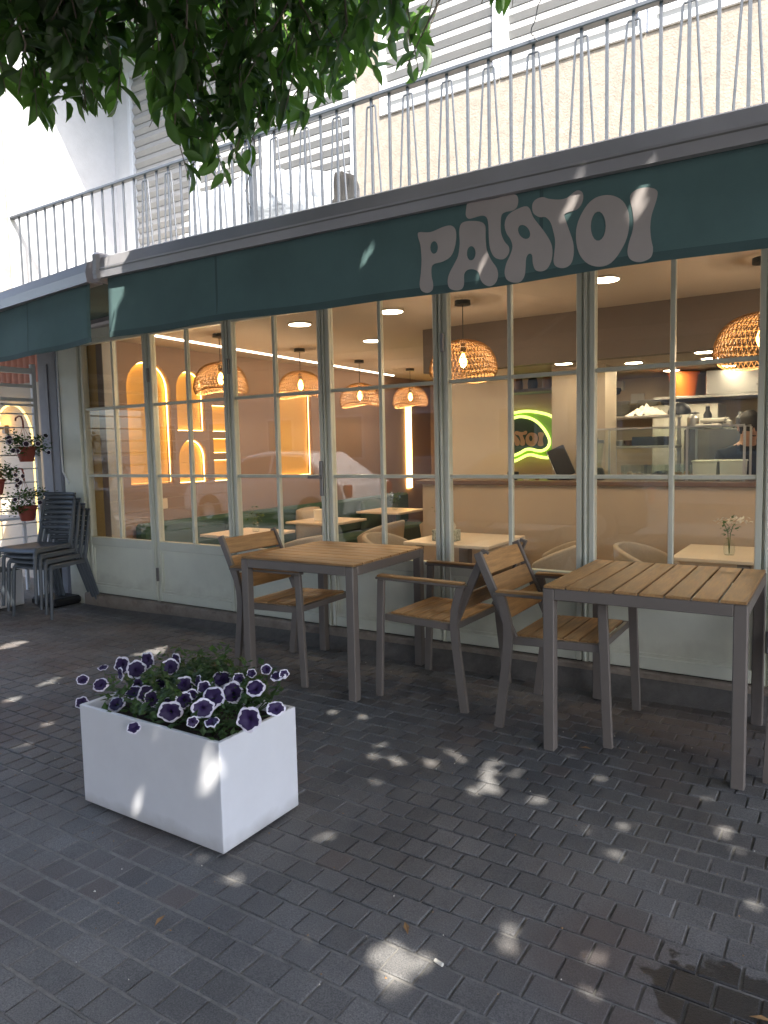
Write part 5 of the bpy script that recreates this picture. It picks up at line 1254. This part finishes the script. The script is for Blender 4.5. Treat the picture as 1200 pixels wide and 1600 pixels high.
# gaps in the crown
GAPS = [(520,1112,.018),(565,1123,.03),(593,1162,.022),(582,1182,.02),(620,1192,.026),(608,1183,.012),(675,1193,.03),(704,1178,.02),(768,1192,.03),(765,1210,.028),(805,1207,.034),(762,1222,.024),(745,1238,.026),(775,1238,.022),(843,1249,.026),(940,1216,.024),(590,1220,.014),(725,1190,.016),(365,1374,.03),(395,1362,.05),(410,1352,.034),(388,1338,.02),(420,1383,.02),(508,1308,.018),(455,1483,.02),(485,1470,.015),(540,1500,.022),(598,1482,.03),(615,1505,.038),(620,1542,.034),(668,1505,.026),(797,1455,.026),(797,1484,.028),(935,1490,.026),(962,1333,.02),(1132,1298,.03),(1155,1331,.02),(917,1292,.014),(977,1292,.012),(1078,1460,.022),(930,1555,.016),(1107,1250,.012),(1065,1388,.012),(72,1068,.05),(95,1060,.03),(15,1095,.05),(78,1130,.02),(30,1168,.016),(25,1005,.09),(5,1012,.10),(410,1160,.02),(318,1200,.018),(212,1255,.012),(330,1215,.014),(420,1215,.010),(568,418,.014),(980,335,.026),(1000,330,.02),(905,310,.010),(750,430,.012),(1180,1420,.012)]
for gx_, gy_, r_ in GAPS:
    if 1100 < gy_ < 1265 and 120 < gx_ < 460: q = frompix(gx_, gy_, 1, PY0) if gx_ < 350 else frompix(gx_, gy_, 0, PX1)
    elif gy_ < 500: q = frompix(gx_, gy_, 1, AY)
    else: q = frompix(gx_, gy_, 2, 0)
    q = np.array([q.x-sx*q.z, q.y-sy*q.z]); keep &= ((hx_-q[0])**2+((hy_-q[1])*.8)**2) > (r_*.5+.034)**2
keep &= ~((np.abs(hx_+3.21) < .11) & (hy_ > -.95))
P = P[keep]; n_ = len(P)
Dv = rng.normal(size=(n_, 3))+np.array([0, 0, -.5]); D_, S_, N_ = frames(Dv, rng); Lc = rng.uniform(.08, .13, n_)
cro = leaf_mesh('crown', P-D_*Lc[:, None]*.5, D_, S_, N_, Lc, Lc*.72, TR, 'ficus_leaf'); cro['kind'] = 'stuff'
tk = MB(); tk.tube([(2.6, -5.6, -.02), (2.58, -5.58, .3), (2.62, -5.55, 1.4), (2.5, -5.5, 2.6), (2.35, -5.45, 3.3)], [.24, .18, .155, .145, .15], 14); tk.build('trunk', 'bark', TR, smooth='all')
for tgt in ((-1.5, -3.6, 4.4), (.3, -3.9, 4.9), (1.4, -4.4, 5.2), (3.2, -4.8, 5.6), (-2.6, -4.2, 4.6), (0, -5.6, 5.4), (3.6, -6.6, 5.2), (-.6, -2.9, 3.75)):
    a = Vector((2.35, -5.45, 3.2)); b_ = Vector(tgt); m1 = a.lerp(b_, .4)+Vector((0, 0, .35)); m2 = a.lerp(b_, .75)+Vector((random.uniform(-.2, .2), random.uniform(-.2, .2), .2))
    MB().tube([a, m1, m2, b_], [.10, .06, .035, .012], 8).build('limb', 'bark', TR, smooth='all')

# ------------------------------------------------------------------ litter on the paving
def litter(name, label, x, y, fn, m_):
    q = frompix(x, y, 2, 0); o = fn(q); return o
q = frompix(686, 1506, 2, 0); tag(MB().tube([(q.x-.012, q.y, .006), (q.x+.014, q.y-.006, .006)], .005, 8).build('cigarette_butt', 'paper', smooth=True), 'crushed cigarette butt lying on the dark pavers', 'cigarette butt')
for x, y, lb in ((635, 1452, 'small dry leaf lying on the pavers above the bright sun spots'), (1190, 1595, 'brown dry leaf in the bottom right corner of the paving'), (915, 1170, 'small dry leaf on the pavers beside the near chair leg'), (250, 1440, 'small dry leaf on the pavers in front of the planter')):
    q = frompix(x, y, 2, 0); a = random.uniform(0, 6); L_ = .028; c, s_ = math.cos(a)*L_, math.sin(a)*L_
    lf = MB(); lf.add([(q.x-c, q.y-s_, .003), (q.x-.3*s_, q.y+.3*c, .009), (q.x+c, q.y+s_, .004), (q.x+.3*s_, q.y-.3*c, .008), (q.x, q.y, .004)], [(0, 1, 4), (1, 2, 4), (2, 3, 4), (3, 0, 4)]); tag(lf.build('fallen_leaf', 'dry_leaf'), lb, 'leaf', 'fallen leaves')

gr = MB()
for _ in range(260):
    x, y = random.uniform(-3.5, 1.2), random.uniform(-3.0, -.3); r_ = random.uniform(.0012, .004); a = random.uniform(0, 6)
    gr.add([(x+r_*math.cos(a+k_*2.1)*random.uniform(.6, 1.6), y+r_*math.sin(a+k_*2.1), .003+.002*(k_ == 3)) for k_ in range(3)]+[(x, y, .007)], [(0, 1, 3), (1, 2, 3), (2, 0, 3)], random.choice((0, 1, 1)))
tag(gr.build('grit', ['paper', 'dry_leaf']), 'scattered specks of grit and crumbs on the pavers', 'grit', kind='stuff')
